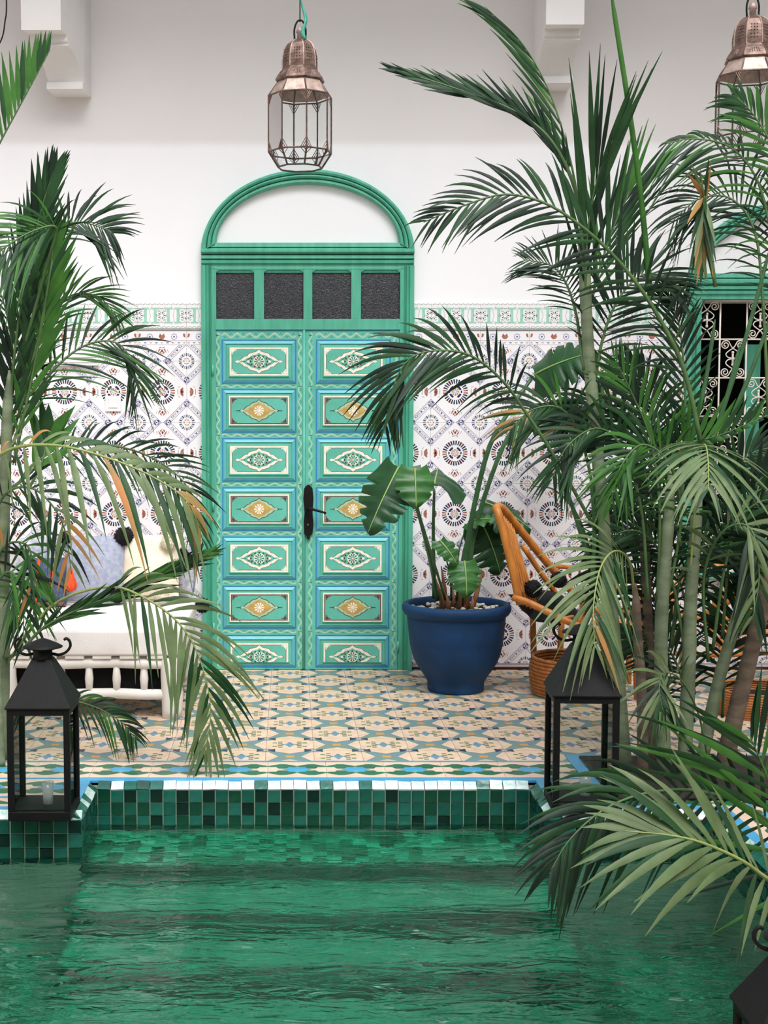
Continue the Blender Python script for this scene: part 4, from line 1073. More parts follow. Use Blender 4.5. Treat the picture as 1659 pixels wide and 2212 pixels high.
for sx in (-1, 1):
    for z, r in ((zrail, .026), (zlow + .01, .024)):
        b = MB(); b.tube([Vector((sx * hx, -hy, z)), Vector((sx * hx + .004, 0, z)), Vector((sx * hx, hy, z))], r, 'white_wood', 12); b.build('rail', bed_t, smooth=True)
    for i in range(1, 4):
        y = -hy + 2 * hy * i / 4
        b = MB(); b.tube([Vector((sx * hx, y, zlow)), Vector((sx * hx, y, .19)), Vector((sx * hx, y, zrail))], [.014, .02, .014], 'white_wood', 10); b.build('spindle', bed_t, smooth=True)
    b = MB(); b.tube([Vector((sx * hx, -hy, .13)), Vector((sx * hx, -hy + .17, .25))], .022, 'white_wood', 10); b.build('brace', bed_t, smooth=True)
for i in range(6):
    x = -hx + .07 + (2 * hx - .14) * i / 5
    MB().box(x - .045, x + .045, -hy - .03, hy + .03, zrail + .024, zrail + .042, 'white_wood').build('slat', bed_t, bev=.004)
MB().box(-hx + .02, hx - .02, -hy + .05, -hy + .06, zlow - .02, zrail, 'black_yarn').build('dark_sheet', bed_t)  # plain black sheet close behind the front spindles
def pillow(name, c, w, h_, d, rx, rz, mt, label, cat='cushion', group='cushions on the daybed', n=14, ry=0.0, pw=.5):
    """stuffed cushion standing on its edge"""
    b = MB()
    for sg in (-1, 1):
        vs = []
        for j in range(n + 1):
            for i in range(n + 1):
                u, v = 2 * i / n - 1, 2 * j / n - 1
                t = max(0, (1 - u * u)) ** pw * max(0, (1 - v * v)) ** pw
                pinch = 1 - .07 * (abs(u * v)) ** .0 * (1 - abs(v)) * 0
                x = u * w / 2 * (1 - .05 * (1 - v * v)); z = v * h_ / 2 * (1 - .05 * (1 - u * u))
                vs.append((x, sg * d / 2 * t + .004 * noise.noise(Vector((u * 3, v * 3, sg))), z))
        fs = [(j * (n + 1) + i, j * (n + 1) + i + 1, (j + 1) * (n + 1) + i + 1, (j + 1) * (n + 1) + i) for j in range(n) for i in range(n)]
        b.add(vs, fs, mt)
    o = b.build(name, smooth=True, loc=c); o.rotation_euler = (rx, ry, rz)
    return tag(o, label, cat, group)
zt_ = zrail + .042
# mattress
b = MB(); mw, mdp, mh = hx + .055, hy + .045, .125; n = 20; vs = []
prof_m = [(.0, .94), (.012, .985), (.04, 1.0), (.085, 1.0), (.108, .985), (.12, .95), (.126, .86), (.129, .6), (.130, .3), (.130, .0)]
def sup(a, e=.16):
    return (math.copysign(abs(math.cos(a)) ** e, math.cos(a)), math.copysign(abs(math.sin(a)) ** e, math.sin(a)))
k = 48
for z, q in prof_m:
    for i in range(k):
        cx_, cy_ = sup(2 * math.pi * i / k); ins = (1 - q) * .3 if q > .5 else 1 - q
        vs.append((cx_ * (mw - ins * mw * (1 if q < .9 else .25)), cy_ * (mdp - ins * mdp * (1 if q < .9 else .25)), z))
fs = [(j * k + i, j * k + (i + 1) % k, (j + 1) * k + (i + 1) % k, (j + 1) * k + i) for j in range(len(prof_m) - 1) for i in range(k)] + [tuple(range(k - 1, -1, -1))]
b.add(vs, fs, 'canvas')
mtt = b.build('mattress', loc=BO + Vector((.0, .01, zt_)), smooth=True); tag(mtt, 'thick white canvas mattress lying on the daybed', 'mattress')
b = MB(); b.tube([(sup(2 * math.pi * i / k)[0] * mw * .985, sup(2 * math.pi * i / k)[1] * mdp * .985, .014) for i in range(k)], .005, 'canvas', 5, closed=True); b.build('piping', mtt, smooth=True)
zc = zt_ + .145
def pompom(parent, p, r, mt, name='pompom'):
    b = MB(); rr = random.Random(int(p[0] * 999) + int(p[2] * 99)); b.sphere(p, r * .86, mt, 12, 8, .1)
    for i in range(150):
        z = rr.uniform(-1, 1); a = rr.uniform(0, 2 * math.pi); q = math.sqrt(1 - z * z); d = Vector((q * math.cos(a), q * math.sin(a), z))
        e = d.orthogonal().normalized() * r * .12; P = Vector(p)
        b.add([P + d * r * .7 - e, P + d * r * .7 + e, P + d * r * rr.uniform(1, 1.12)], [(0, 1, 2)], mt)
    return b.build(name, parent, fix=False)
yp = -.2
def cpos(px, py, Y): return at(px, py, Y)
cz_ = lambda px, py, Y, h_: Vector((at(px, py, Y).x, Y, zc + h_ / 2 - .01))
cb = pillow('cushion', cz_(205, 1232, -.34, .36), .34, .37, .14, R(-14), R(4), 'cushion_blue', 'washed grey blue cushion with black pompoms on the daybed')
pompom(cb, (.16, -.02, .17), .058, 'black_yarn'); pompom(cb, (.13, -.1, -.165), .045, 'black_yarn'); pompom(cb, (-.16, -.02, .165), .04, 'black_yarn')
cc = pillow('cushion', cz_(325, 1225, -.32, .37), .33, .37, .15, R(-12), R(-6), 'cushion_cream', 'cream cushion with pale tassels at the right end of the daybed')
pompom(cc, (.11, -.07, .13), .05, 'cream_yarn'); pompom(cc, (.09, -.1, -.16), .045, 'cream_yarn')
ce = pillow('cushion', cz_(398, 1240, -.22, .3), .2, .3, .1, R(-8), R(-50), 'cushion_print', 'white and grey patterned cushion leaning by the green door frame')
pompom(ce, tuple(ce.matrix_basis.inverted() @ at(437, 1308, -.36)), .044, 'black_yarn'); pompom(ce, (.05, -.06, .09), .04, 'black_yarn')
cn = pillow('cushion', cz_(104, 1258, -.5, .26), .2, .26, .1, R(-18), R(6), 'cushion_navy', 'slate blue sequinned cushion with orange stripes and tassel')
for x in (.02, -.055):
    MB().add([(x + sx * .008 + .012 * z * 6, -.052 * (1 - (z / .13) ** 2) ** .5 * (1 - (x / .1) ** 2) ** .5 - .004, z) for z in [-.12 + .24 * i / 10 for i in range(11)] for sx in (-1, 1)], [(2 * i, 2 * i + 1, 2 * i + 3, 2 * i + 2) for i in range(10)], 'orange_yarn').build('stripe', cn, fix=False)
b = MB(); b.lathe([(.004, .05), (.012, .03), (.018, .0), (.03, -.03), (.036, -.05), (.03, -.075), (.012, -.085), (.001, -.086)], 'orange_yarn', 16, c=(.12, -.03, .02)); b.build('tassel', cn, smooth=True)
MB().box(-.095, .095, -.028, .028, -.142, -.12, 'paint_maroon').build('trim', cn, bev=.004)
b = pillow('cushion', cz_(55, 1240, -.3, .34), .3, .36, .13, R(-12), R(-8), 'cushion_print', 'grey printed cushion hidden behind fronds at the left end of the daybed')

# ---- rattan chairs, black cushion, woven baskets
def rattan_chair(label):
    o = at_z(1230, 1500); o.z = 0
    t = thing('rattan_chair', o, label, 'chair', 'rattan lounge chairs')
    A = lambda *p: at(*p) - o
    def tb(name, pts, r, n=22): return MB().tube(smooth_path([A(*p) for p in pts], n), r, 'rattan', 8).build(name, t, smooth=True)
    tb('back_hoop', [(1124, 1306, -.82), (1100, 1200, -.80), (1078, 1115, -.78), (1072, 1097, -.74), (1085, 1098, -.68), (1120, 1140, -.58), (1182, 1216, -.48), (1250, 1292, -.38), (1300, 1330, -.34)], .021, 34)
    for i in range(6):
        k = i / 5
        tb('back_slat', [(1083 + 24 * k, 1110 + 26 * k, -.76 + .16 * k), (1106 + 26 * k, 1200 + 24 * k, -.79 + .12 * k), (1122 + 42 * k, 1304 + 18 * k, -.82 + .1 * k)], .0066, 10)
    tb('back_brace', [(1130, 1180, -.62), (1170, 1240, -.56), (1215, 1300, -.5)], .015, 10)
    tb('back_brace', [(1190, 1222, -.44), (1240, 1225, -.36), (1290, 1215, -.32)], .012, 10)
    tb('seat_rail', [(1108, 1290, -.86), (1145, 1303, -.9), (1190, 1325, -.95), (1250, 1352, -.98), (1320, 1368, -.95), (1372, 1350, -.8), (1382, 1330, -.6), (1330, 1318, -.36)], .018, 30)
    tb('arm_loop', [(1252, 1352, -.97), (1262, 1305, -.93), (1290, 1280, -.9), (1335, 1270, -.86), (1372, 1283, -.82), (1389, 1320, -.8), (1388, 1362, -.8), (1368, 1400, -.82)], .016, 30)
    tb('arm_loop', [(1270, 1225, -.36), (1310, 1220, -.34), (1360, 1250, -.36), (1385, 1300, -.4), (1380, 1340, -.45)], .015, 20)
    for i in range(9):
        k = i / 8
        tb('seat_slat', [(1130 + 240 * k, 1300 + 60 * math.sin(k * 2.2) * .8, -.84 - .08 * math.sin(k * 3)), (1190 + 190 * k, 1318 + 10 * math.sin(k * 3), -.4 - .02 * k)], .009, 6)
    for px, py, Y, fx in ((1150, 1312, -.42, 1160), (1372, 1360, -.84, 1384), (1215, 1310, -.4, 1212), (1360, 1325, -.42, 1364)):
        g = at_z(fx, 900 + H * F / (D + Y)); g.y = Y
        MB().tube([A(px, py, Y), Vector((g.x, Y, .0)) - o], .017, 'rattan', 8).build('leg', t, smooth=True)
    tb('stretcher', [(1162, 1410, -.36), (1260, 1415, -.34), (1364, 1412, -.36)], .014, 8)
    MB().tube([A(1330, 1392, -.85), A(1385, 1385, -.83)], .026, 'rattan', 8).build('front_board', t, smooth=True)
    return t, o
chair, co = rattan_chair('orange rattan lounge chair with fanned slat back beside the blue pot')
bc = pillow('cushion', at(1180, 1318, -.62), .3, .3, .12, R(-70), R(20), 'black_yarn', 'black cushion with pompoms lying on the rattan chair', group='cushions on chairs')
bc.location.z = at(1180, 1320, -.66).z + .02
pompom(bc, (-.14, -.14, -.06), .055, 'black_yarn'); pompom(bc, (-.02, -.2, -.09), .05, 'black_yarn'); pompom(bc, (.1, .1, .08), .04, 'black_yarn')
# mirrored second chair further right
c2 = chair.copy(); col.objects.link(c2); c2.location = (at_z(1560, 1490).x + .22, co.y, 0); c2.scale = (-1, 1, 1)
c2['label'] = 'orange rattan lounge chair half hidden behind palm stems at the right edge'
for ch in list(chair.children):
    d = ch.copy(); col.objects.link(d); d.parent = c2
def basket(px, py, w, h_, label):
    g = at_z(px, py); g.y += w / 2
    t = thing('woven_basket', (g.x, g.y, 0), label, 'basket', 'woven baskets on the floor')
    k = 11
    for i in range(k):                                        # coiled rows
        z = h_ * (i + .5) / k; r = w / 2 * (.94 + .06 * math.sin(math.pi * i / k))
        b = MB(); m_ = 40
        b.tube([Vector((r * math.cos(2 * math.pi * j / m_), r * math.sin(2 * math.pi * j / m_), z + .0012 * (j % 2))) for j in range(m_)], h_ / k * .56, 'rattan_weave', 6, closed=True); b.build('coil', t, smooth=True)
    MB().lathe([(w / 2 * .9, .004), (w / 2 * .92, h_ * .5)], 'rattan_weave', 32).build('bottom', t)
    b = MB(); b.lathe([(.01, h_ * .62), (w / 2 * .9, h_ * .6)], 'room_dark', 32, cap=False); b.build('lining', t)
    return t
basket(1262, 1518, .46, .20, 'round coiled rattan basket on the floor in front of the rattan chair')
basket(1672, 1562, .42, .13, 'low coiled rattan basket at the right edge behind the palm stems')

# ================================================================== PALMS
class Palm:
    def __init__(self, name, base, label, seed):
        self.o = Vector(base); self.root = thing(name, base, label, 'palm'); self.count = 0; self.rnd = random.Random(seed)
    def stem(self, pts, r, mt='palm_stem', rings=True):
        P = smooth_path([p if isinstance(p, Vector) else at(*p) for p in pts], 26)
        st = MB(); rr = [r * (1.12 - .3 * i / 25) * (1.06 if rings and i % 4 == 0 else 1) for i in range(26)]
        rr[-1] *= .25; rr[-2] *= .5; rr[-3] *= .75
        st.tube([p - self.o for p in P], rr, mt, 10)
        return st.build('stem', self.root, smooth=True)
    def frond(self, path, n=26, L=.34, ang=(55, 22), droop=.25, t0=.2, nrm=(0, -.75, .65), w=.017, mts=('palm_mid', 'palm_dark'), side=(1, 1), vee=.15, rr=.0075, dry=.0, rachis='rachis_dark', jit=1.0, sep=True, tipw=.5):
        """arching feather leaf: path = [(px, py, Y)...] from petiole to tip, L = longest leaflet in metres"""
        rnd = self.rnd
        P = [p - self.o for p in smooth_path([p if isinstance(p, Vector) else at(*p) for p in path], 60)]
        b = MB(); k = len(P)
        b.tube(P[::2] + [P[-1]], [rr * (1 - .8 * i / 30) for i in range(31)], rachis, 6)
        fr = b.build('frond', self.root, smooth=True)
        nv = Vector(nrm).normalized(); joined = MB()
        for s_, sg in ((side[0], 1), (side[1], -1)):
            if not s_: continue
            for i in range(n):
                t = t0 + (1 - t0) * (i + .5 * (sg > 0)) / n
                if t > .995: continue
                f = t * (k - 1); j = min(int(f), k - 2); u = f - j
                p = P[j].lerp(P[j + 1], u); T = (P[min(j + 2, k - 1)] - P[max(j - 1, 0)]).normalized()
                B = T.cross(nv)
                B = B.normalized() if B.length > .05 else T.orthogonal().normalized()
                Nn = B.cross(T).normalized(); q = (t - t0) / (1 - t0)
                a = R(ang[0] + (ang[1] - ang[0]) * q + rnd.gauss(0, 4) * jit)
                ln = L * s_ * (max(.02, math.sin(math.pi * (.16 + .72 * q))) ** .6) * (1 - (1 - tipw) * q ** 3) * (1 + rnd.gauss(0, .06) * jit)
                d = (T * math.cos(a) + B * sg * math.sin(a) + Nn * (vee + rnd.gauss(0, .06) * jit)).normalized()
                dr = droop * (1 + rnd.gauss(0, .2) * jit); pts = []
                for m in range(7):
                    s = m / 6; pts.append(p + d * ln * s + Vector((0, 0, -1)) * dr * ln * s ** 2.2)
                wd = w * .7 * (.8 + .4 * math.sin(math.pi * q)) * rnd.uniform(.85, 1.15); vs = []
                tw = rnd.gauss(0, .25) * jit
                for m in range(7):
                    tg = (pts[min(m + 1, 6)] - pts[max(m - 1, 0)]).normalized()
                    W = tg.cross(Nn)
                    W = W.normalized() if W.length > .05 else tg.orthogonal().normalized()
                    W = (W * math.cos(tw * m / 6) + W.cross(tg) * math.sin(tw * m / 6))
                    up = W.cross(tg).normalized() * -1
                    s = m / 6; ww = wd * (.35 + 1.1 * s * 2.2 if s < .3 else 1.08 * (1 - ((s - .3) / .7) ** 1.7)) * .5
                    ww = max(ww, .0006)
                    vs += [pts[m] - W * ww + up * ww * .25, pts[m], pts[m] + W * ww + up * ww * .25]
                fs = [x for m in range(6) for x in ((m * 3, m * 3 + 1, m * 3 + 4, m * 3 + 3), (m * 3 + 1, m * 3 + 2, m * 3 + 5, m * 3 + 4))]
                mt = rnd.choices(mts, [3] + [2] * (len(mts) - 1))[0]
                if dry and rnd.random() < dry: mt = 'palm_dry'
                if sep and self.count < 300:
                    lf = MB(); lf.add(vs, fs, mt); lf.build('leaflet', fr, smooth=True, fix=False); self.count += 1
                else: joined.add(vs, fs, mt)
        if joined.v: o = joined.build('leaflets', fr, smooth=True, fix=False); o['kind'] = 'stuff'
        return fr
DK = ('palm_dark', 'palm_mid'); MD = ('palm_mid', 'palm_dark', 'palm_bright'); BR = ('palm_bright', 'palm_mid'); OL = ('palm_olive', 'palm_olive', 'palm_mid'); OD = ('palm_olive', 'palm_mid', 'palm_dark')
FC = (0, -1, .25); UP = (0, -.35, 1)

# ---- left palm
lb = Vector((at_z(2, 1640).x, at_z(2, 1640).y, 0))
lp = Palm('palm_left_clump' if False else 'areca_palm', lb, 'feathery green palm filling the left edge in front of the daybed', 21)
Y1 = lb.y
lp.stem([lb, (8, 1400, Y1), (8, 1150, Y1), (14, 950, Y1), (20, 800, Y1)], .026)
lp.stem([Vector((lb.x - .08, lb.y + .05, 0)), (-20, 1400, Y1), (-25, 1100, Y1), (-15, 850, Y1)], .024)
lp.stem([Vector((lb.x + .02, lb.y - .1, 0)), (-5, 1500, Y1 - .1), (-12, 1300, Y1 - .12)], .018)
# the big drooping ones first: their leaflets are parts of their own
lp.frond([(-40, 1010, Y1), (30, 968, Y1 - .15), (120, 962, Y1 - .25), (220, 985, Y1 - .3), (320, 1025, Y1 - .3), (400, 1078, Y1 - .3), (432, 1140, Y1 - .28)], 21, .36, (62, 20), .55, .1, (0, -.9, .5), .03, OL, (1, .55), .05, .008, .16, 'rachis')
lp.frond([(10, 1440, Y1), (110, 1310, Y1 - .15), (230, 1268, Y1 - .25), (310, 1290, Y1 - .3), (385, 1345, Y1 - .32), (430, 1420, Y1 - .32), (455, 1530, Y1 - .3), (440, 1640, Y1 - .28)], 24, .3, (58, 20), .45, .32, FC, .026, OL, (1, 1), .05, .007, 0, 'rachis')
lp.frond([(20, 980, Y1), (60, 880, Y1), (115, 800, Y1 + .05), (180, 748, Y1 + .1), (245, 738, Y1 + .1), (282, 775, Y1 + .1), (300, 850, Y1 + .1)], 24, .36, (50, 25), .3, .18, FC, .016, MD, (1, .8), .1)
lp.frond([(40, 900, Y1), (85, 720, Y1), (112, 570, Y1), (130, 495, Y1 + .05), (170, 480, Y1 + .1), (215, 490, Y1 + .1), (246, 505, Y1 + .1)], 25, .26, (70, 30), .3, .42, FC, .016, DK, (1, 1), .1)
lp.frond([(18, 1010, Y1), (28, 800, Y1), (55, 600, Y1), (90, 450, Y1), (118, 365, Y1)], 26, .34, (22, 10), .05, .1, FC, .03, ('palm_mid', 'palm_dark'), (1, 1), .1, jit=.6)
lp.frond([(-12, 900, Y1), (-75, 640, Y1), (-58, 430, Y1), (-5, 318, Y1), (52, 212, Y1), (108, 108, Y1)], 24, .3, (52, 16), .02, .42, FC, .028, BR, (0, 1), .05, jit=.5)
lp.frond([(30, 1000, Y1), (68, 820, Y1), (95, 680, Y1), (112, 560, Y1), (118, 500, Y1)], 30, .3, (26, 14), .08, .08, FC, .03, BR, (1, 1), .1, jit=.6)
lp.frond([(50, 760, Y1), (105, 560, Y1 - .1), (122, 492, Y1 - .15), (70, 500, Y1 - .2), (10, 535, Y1 - .25), (-60, 590, Y1 - .25)], 22, .34, (50, 25), .35, .35, FC, .016, BR, (1, 1), .1)
lp.frond([(0, 1420, Y1), (40, 1410, Y1 - .1), (95, 1355, Y1 - .2), (180, 1312, Y1 - .25), (290, 1268, Y1 - .25), (390, 1222, Y1 - .25), (462, 1192, Y1 - .25)], 26, .2, (16, 10), .0, .3, FC, .02, MD, (1, 1), .05, .008)
lp.frond([(-20, 1120, Y1), (20, 1060, Y1 - .1), (80, 1060, Y1 - .15), (135, 1130, Y1 - .2), (155, 1240, Y1 - .2)], 13, .26, (55, 25), .4, .1, FC, .022, OD, (1, 1), .05, dry=.06)
lp.frond([(-30, 1260, Y1), (10, 1180, Y1 - .05), (60, 1180, Y1 - .1), (70, 1250, Y1 - .12), (72, 1340, Y1 - .12)], 14, .22, (55, 25), .4, .1, FC, .02, MD, (1, 1), .05, dry=.05)
lp.frond([(-40, 1340, Y1), (0, 1250, Y1 - .05), (30, 1240, Y1 - .1), (50, 1300, Y1 - .12), (50, 1400, Y1 - .12)], 16, .24, (55, 25), .35, .1, FC, .02, MD, (1, 1), .05)
lp.frond([(10, 1630, Y1), (60, 1560, Y1 - .02), (130, 1515, Y1 - .05), (200, 1525, Y1 - .05), (262, 1560, Y1 - .05), (295, 1600, Y1 - .05)], 18, .15, (55, 25), .45, .35, FC, .015, MD, (1, 1), .05, .005)
lp.frond([(60, 1060, Y1), (90, 1000, Y1 + .02), (100, 960, Y1 + .04), (108, 930, Y1 + .04)], 5, .24, (35, 12), .05, .2, FC, .055, BR, (1, 1), .05, jit=.5)
lp.frond([(20, 1060, Y1), (120, 980, Y1 + .1), (220, 960, Y1 + .15), (330, 990, Y1 + .2), (410, 1060, Y1 + .2), (440, 1180, Y1 + .2)], 26, .22, (60, 25), .35, .2, FC, .016, DK, (1, 1), .05)
lp.frond([(0, 960, Y1 + .1), (30, 820, Y1 + .1), (10, 660, Y1 + .1), (-40, 560, Y1 + .1)], 22, .34, (45, 20), .2, .1, FC, .018, MD, (1, 1), .1)
lp.frond([(10, 980, Y1 + .1), (60, 840, Y1 + .1), (110, 700, Y1 + .15), (150, 640, Y1 + .2), (210, 640, Y1 + .2), (260, 690, Y1 + .2)], 24, .24, (40, 20), .25, .2, FC, .013, BR, (1, 1), .1)

# ---- right-hand palm clump in the planting bed
rb_ = Vector((1.55, -2.3, 0))
rp = Palm('areca_palm', rb_, 'tall many-stemmed palm clump on the right in front of the window', 33)
def floor_pt(px, Y): return Vector((at(px, 1650, Y).x, Y, 0))
YS = -2.28
rp.stem([floor_pt(1352, YS), (1336, 1480, YS), (1322, 1330, YS), (1308, 1180, YS), (1288, 950, YS), (1270, 740, YS), (1262, 560, YS), (1256, 470, YS)], .026, 'palm_stem')
rp.stem([floor_pt(1436, YS), (1428, 1450, YS), (1430, 1320, YS), (1440, 1180, YS), (1450, 1000, YS)], .027)
rp.stem([floor_pt(1478, YS), (1488, 1440, YS), (1492, 1300, YS), (1502, 1150, YS), (1508, 1000, YS)], .027)
rp.stem([floor_pt(1512, YS + .05), (1550, 1480, YS + .05), (1590, 1340, YS + .05), (1625, 1200, YS + .05), (1640, 1050, YS + .05)], .024)
rp.stem([floor_pt(1560, YS), (1590, 1540, YS), (1615, 1440, YS), (1650, 1300, YS), (1690, 1150, YS)], .034, 'palm_stem_brown')
rp.stem([floor_pt(1390, YS - .1), (1386, 1500, YS - .1), (1378, 1380, YS - .1), (1372, 1260, YS - .1)], .02, 'palm_stem_brown')
rp.stem([floor_pt(1410, YS + .15), (1404, 1450, YS + .15), (1395, 1250, YS + .15), (1390, 1100, YS + .15)], .022, 'palm_stem_brown')
rp.stem([(1405, 640, YS), (1385, 430, YS), (1358, 230, YS), (1338, 100, YS), (1318, -30, YS)], .011, 'palm_bright', False)
for a, b_ in (((1490, 960), (1545, 690)), ((1520, 1000), (1600, 740)), ((1530, 980), (1668, 520)), ((1555, 960), (1680, 640)), ((1290, 1100), (1300, 800)), ((1270, 1200), (1180, 960)), ((1280, 1260), (1276, 1020))):
    m_ = ((a[0] + b_[0]) / 2 + 6, (a[1] + b_[1]) / 2)
    rp.stem([(a[0], a[1], YS), (m_[0], m_[1], YS), (b_[0], b_[1], YS)], .009, 'petiole', False)
# fronds, the largest first
rp.frond([(1515, 960, YS - .1), (1478, 800, YS - .12), (1420, 680, YS - .15), (1350, 580, YS - .18), (1270, 500, YS - .2), (1180, 440, YS - .22), (1090, 420, YS - .22), (1000, 445, YS - .22), (915, 480, YS - .2)], 36, .33, (52, 26), .26, .12, FC, .02, DK, (1, 1), .05, .01)
rp.frond([(1290, 1150, YS), (1200, 990, YS - .1), (1135, 890, YS - .15), (1085, 822, YS - .2), (1020, 770, YS - .25), (950, 757, YS - .28), (885, 775, YS - .28), (848, 840, YS - .28), (830, 930, YS - .26)], 30, .3, (50, 22), .3, .3, FC, .022, DK, (1, 1), .05)
rp.frond([(1266, 640, YS), (1250, 440, YS), (1195, 310, YS), (1110, 240, YS), (980, 190, YS), (845, 148, YS)], 30, .24, (15, 8), .0, .28, FC, .022, DK, (1, 1), .05, .01, jit=.6)
rp.frond([(1266, 640, YS), (1252, 460, YS + .02), (1228, 330, YS + .03), (1185, 195, YS + .03), (1125, 90, YS + .03), (1047, 14, YS + .03)], 15, .42, (18, 10), .12, .30, (0, -1, 0), .02, ('palm_mid', 'palm_bright', 'palm_dark'), (0, 1), .0, .006, jit=.4)
rp.frond([(1264, 700, YS), (1266, 560, YS - .03), (1278, 440, YS - .05), (1300, 350, YS - .08)], 9, .62, (18, 8), .05, .2, FC, .026, ('palm_mid', 'palm_dark'), (1, 1), .1, .008, jit=.7, tipw=.9)
rp.frond([(1264, 720, YS), (1290, 600, YS + .05), (1330, 480, YS + .08), (1375, 390, YS + .1)], 12, .46, (20, 10), .12, .2, FC, .022, MD, (1, 1), .1, .007, jit=.8, tipw=.8)
rp.frond([(1490, 1250, YS), (1504, 1060, YS - .1), (1514, 975, YS - .25), (1524, 962, YS - .42), (1530, 1000, YS - .58), (1530, 1060, YS - .68)], 20, .30, (66, 25), .45, .38, (0, -.6, .8), .022, OL, (1, 1), .0, .006, 0, 'rachis')
rp.frond([(1372, 1330, YS), (1362, 1220, YS - .1), (1330, 1190, YS - .25), (1298, 1225, YS - .4), (1282, 1310, YS - .5), (1285, 1400, YS - .54)], 22, .34, (60, 22), .35, .28, (.2, -.8, .5), .021, OL, (1, 1), .0, .006, .05, 'rachis')
rp.frond([(1470, 1180, YS), (1448, 1030, YS + .05), (1480, 965, YS), (1560, 938, YS - .05), (1680, 888, YS - .1)], 22, .2, (60, 30), -.1, .25, FC, .024, BR, (.25, 1), .1, .007)
rp.frond([(1300, 1160, YS), (1262, 970, YS), (1215, 885, YS - .05), (1150, 885, YS - .08), (1100, 930, YS - .1)], 22, .26, (58, 25), .3, .25, FC, .018, MD, (1, 1), .05, dry=.15)
rp.frond([(1400, 1300, YS), (1385, 1100, YS), (1345, 970, YS), (1290, 925, YS - .05), (1225, 965, YS - .1), (1190, 1040, YS - .1)], 24, .3, (55, 25), .35, .2, FC, .02, DK, (1, 1), .05)
rp.frond([(1420, 1300, YS), (1425, 1100, YS), (1405, 950, YS), (1365, 850, YS), (1325, 770, YS)], 26, .32, (50, 22), .2, .15, FC, .02, MD, (1, 1), .05)
rp.frond([(1440, 1300, YS), (1470, 1130, YS), (1450, 1010, YS - .1), (1390, 960, YS - .15), (1340, 1010, YS - .2), (1320, 1090, YS - .2)], 24, .28, (58, 25), .35, .2, FC, .02, BR, (1, 1), .05)
rp.frond([(1540, 1400, YS), (1565, 1230, YS), (1600, 1120, YS - .05), (1660, 1080, YS - .1), (1730, 1110, YS - .1)], 22, .32, (58, 25), .45, .2, FC, .022, DK, (1, 1), .05)
rp.frond([(1530, 1430, YS), (1520, 1250, YS), (1560, 1150, YS - .1), (1620, 1140, YS - .18), (1640, 1240, YS - .24), (1625, 1340, YS - .26)], 20, .28, (55, 25), .4, .2, FC, .024, OD, (1, 1), .05)
rp.frond([(1480, 1400, YS), (1450, 1250, YS + .05), (1400, 1160, YS + .05), (1340, 1150, YS + .05), (1290, 1200, YS + .05)], 22, .26, (55, 25), .3, .2, FC, .018, DK, (1, 1), .05)
rp.frond([(1450, 1400, YS + .1), (1470, 1250, YS + .1), (1520, 1180, YS + .1), (1590, 1200, YS + .1), (1640, 1290, YS + .1)], 22, .28, (55, 25), .3, .2, FC, .018, DK, (1, 1), .05)
rp.frond([(1530, 1640, YS - .1), (1508, 1540, YS - .15), (1470, 1468, YS - .25), (1432, 1455, YS - .35), (1425, 1500, YS - .42), (1442, 1570, YS - .45)], 18, .22, (60, 25), .35, .35, FC, .02, OD, (1, 1), .0, .005)
rp.frond([(1680, 760, YS), (1672, 560, YS), (1640, 400, YS), (1580, 320, YS), (1500, 300, YS), (1440, 310, YS)], 26, .34, (55, 25), .5, .2, FC, .014, MD, (.4, 1), .05, dry=.04)
rp.frond([(1660, 900, YS), (1648, 650, YS), (1630, 500, YS), (1580, 430, YS), (1510, 430, YS), (1450, 480, YS)], 28, .32, (58, 25), .4, .25, FC, .013, DK, (1, 1), .05)
rp.frond([(1740, 640, YS), (1710, 440, YS), (1670, 320, YS), (1625, 245, YS), (1585, 205, YS)], 18, .26, (40, 20), .35, .2, FC, .02, ('palm_bright', 'palm_mid'), (1, 1), .05)
rp.frond([(1700, 700, YS + .1), (1680, 560, YS + .1), (1680, 460, YS + .1), (1700, 380, YS + .1)], 18, .3, (50, 25), .3, .15, FC, .014, MD, (1, 1), .05)
rp.frond([(1545, 620, YS), (1528, 480, YS), (1522, 425, YS - .03), (1520, 470, YS - .07), (1518, 580, YS - .08)], 12, .24, (14, 8), .1, .35, FC, .024, ('palm_dry', 'palm_olive', 'palm_mid'), (1, 1), .0, .008, jit=.6)
rp.frond([(1262, 800, YS), (1240, 660, YS + .05), (1200, 580, YS + .08), (1130, 560, YS + .1)], 22, .22, (60, 30), .2, .3, FC, .012, DK, (1, 1), .05)
rp.frond([(1275, 900, YS), (1300, 740, YS), (1340, 640, YS), (1400, 590, YS), (1470, 620, YS)], 26, .3, (52, 25), .2, .2, FC, .018, DK, (1, 1), .05)
rp.frond([(1470, 1100, YS + .05), (1480, 900, YS + .05), (1470, 720, YS + .05), (1440, 620, YS + .05)], 26, .24, (45, 20), .15, .15, FC, .017, DK, (1, 1), .05)
rp.frond([(1290, 1250, YS + .1), (1250, 1120, YS + .1), (1200, 1060, YS + .12), (1150, 1050, YS + .12)], 6, .3, (60, 25), .2, .5, FC, .008, DK, (0, 0), .05, .008)

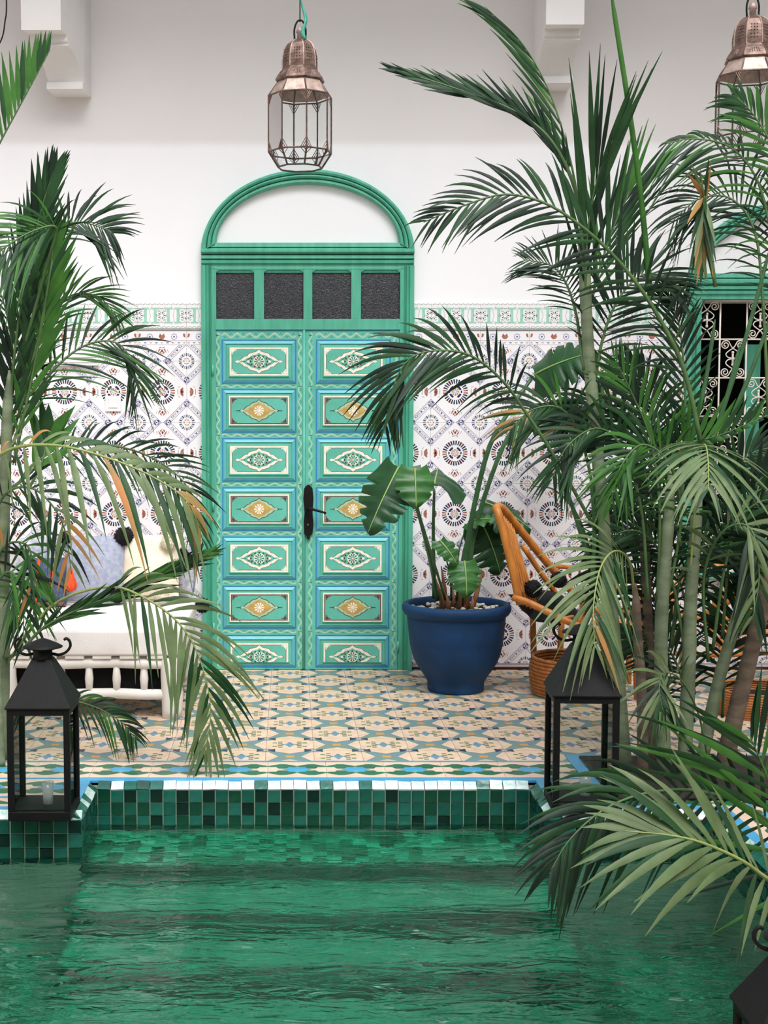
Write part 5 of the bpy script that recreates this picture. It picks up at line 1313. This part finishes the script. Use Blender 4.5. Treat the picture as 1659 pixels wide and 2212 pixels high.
for pth in ([(1500, 1500), (1480, 1300), (1430, 1180), (1360, 1150), (1300, 1200)], [(1560, 1480), (1600, 1290), (1650, 1180), (1720, 1150)], [(1450, 1450), (1410, 1280), (1350, 1220), (1280, 1250)],
            [(1540, 1350), (1500, 1150), (1440, 1060), (1370, 1050), (1310, 1100)], [(1560, 1380), (1580, 1180), (1630, 1050), (1700, 1000)], [(1520, 1300), (1560, 1090), (1610, 990), (1690, 960)],
            [(1440, 1250), (1400, 1050), (1350, 920), (1290, 870), (1220, 890)], [(1400, 1150), (1420, 980), (1400, 850), (1350, 770)], [(1560, 1550), (1570, 1400), (1600, 1300), (1650, 1260)], [(1500, 1560), (1460, 1430), (1410, 1370), (1350, 1380)]):
    yo = rp.rnd.uniform(.05, .45)
    rp.frond([(x, y, YS + yo) for x, y in pth], 26, .3, (56, 24), .35, .12, FC, .022, DK, (1, 1), .08, .007)

# ---- foreground palm at the lower right
fb = Vector((1.70, -3.85, 0))
fp = Palm('areca_palm', fb, 'nearest palm reaching over the pool from the lower right edge', 55)
for dx_, dy_, h_ in ((0, 0, .16), (.07, .04, .2), (-.06, -.05, .12), (.04, -.08, .14), (.1, -.03, .18)):
    fp.stem([fb + Vector((dx_, dy_, 0)), fb + Vector((dx_ * 1.05, dy_, h_ * .5)), fb + Vector((dx_ * .9, dy_ * .8, h_))], .02)
Y2 = fb.y
fp.frond([fb + Vector((0, 0, .13)), (1760, 1960, Y2 - .1), (1660, 1900, Y2 - .22), (1600, 1858, Y2 - .28), (1520, 1822, Y2 - .3), (1450, 1805, Y2 - .3), (1350, 1795, Y2 - .28)], 15, .38, (52, 16), .22, .3, (0, -.8, .7), .032, OL, (1, 1), .1, .009, 0, 'rachis')
fp.frond([fb + Vector((.07, .04, .17)), (1740, 1830, Y2 + .05), (1620, 1745, Y2 + .05), (1500, 1708, Y2), (1390, 1715, Y2 - .03), (1300, 1752, Y2 - .06), (1230, 1815, Y2 - .1), (1190, 1880, Y2 - .14)], 28, .30, (56, 18), .35, .2, FC, .022, DK, (1, 1), .05, .008)
fp.frond([fb + Vector((.04, -.08, .11)), (1740, 1880, Y2), (1690, 1760, Y2), (1650, 1660, Y2), (1620, 1590, Y2)], 13, .56, (50, 24), .1, .2, FC, .026, MD, (1, 1), .1, .009)
fp.frond([fb + Vector((-.06, -.05, .1)), (1740, 1900, Y2 - .1), (1712, 1960, Y2 - .15), (1708, 2060, Y2 - .2), (1722, 2180, Y2 - .25)], 13, .5, (62, 30), .12, .2, FC, .024, ('palm_olive', 'palm_bright', 'palm_mid'), (0, 1), .1, .009)
fp.frond([fb + Vector((.1, -.03, .15)), (1790, 2060, Y2 - .2), (1740, 2090, Y2 - .3), (1720, 2190, Y2 - .4), (1730, 2300, Y2 - .45)], 10, .4, (60, 30), .14, .2, FC, .024, BR, (0, 1), .1, .009)
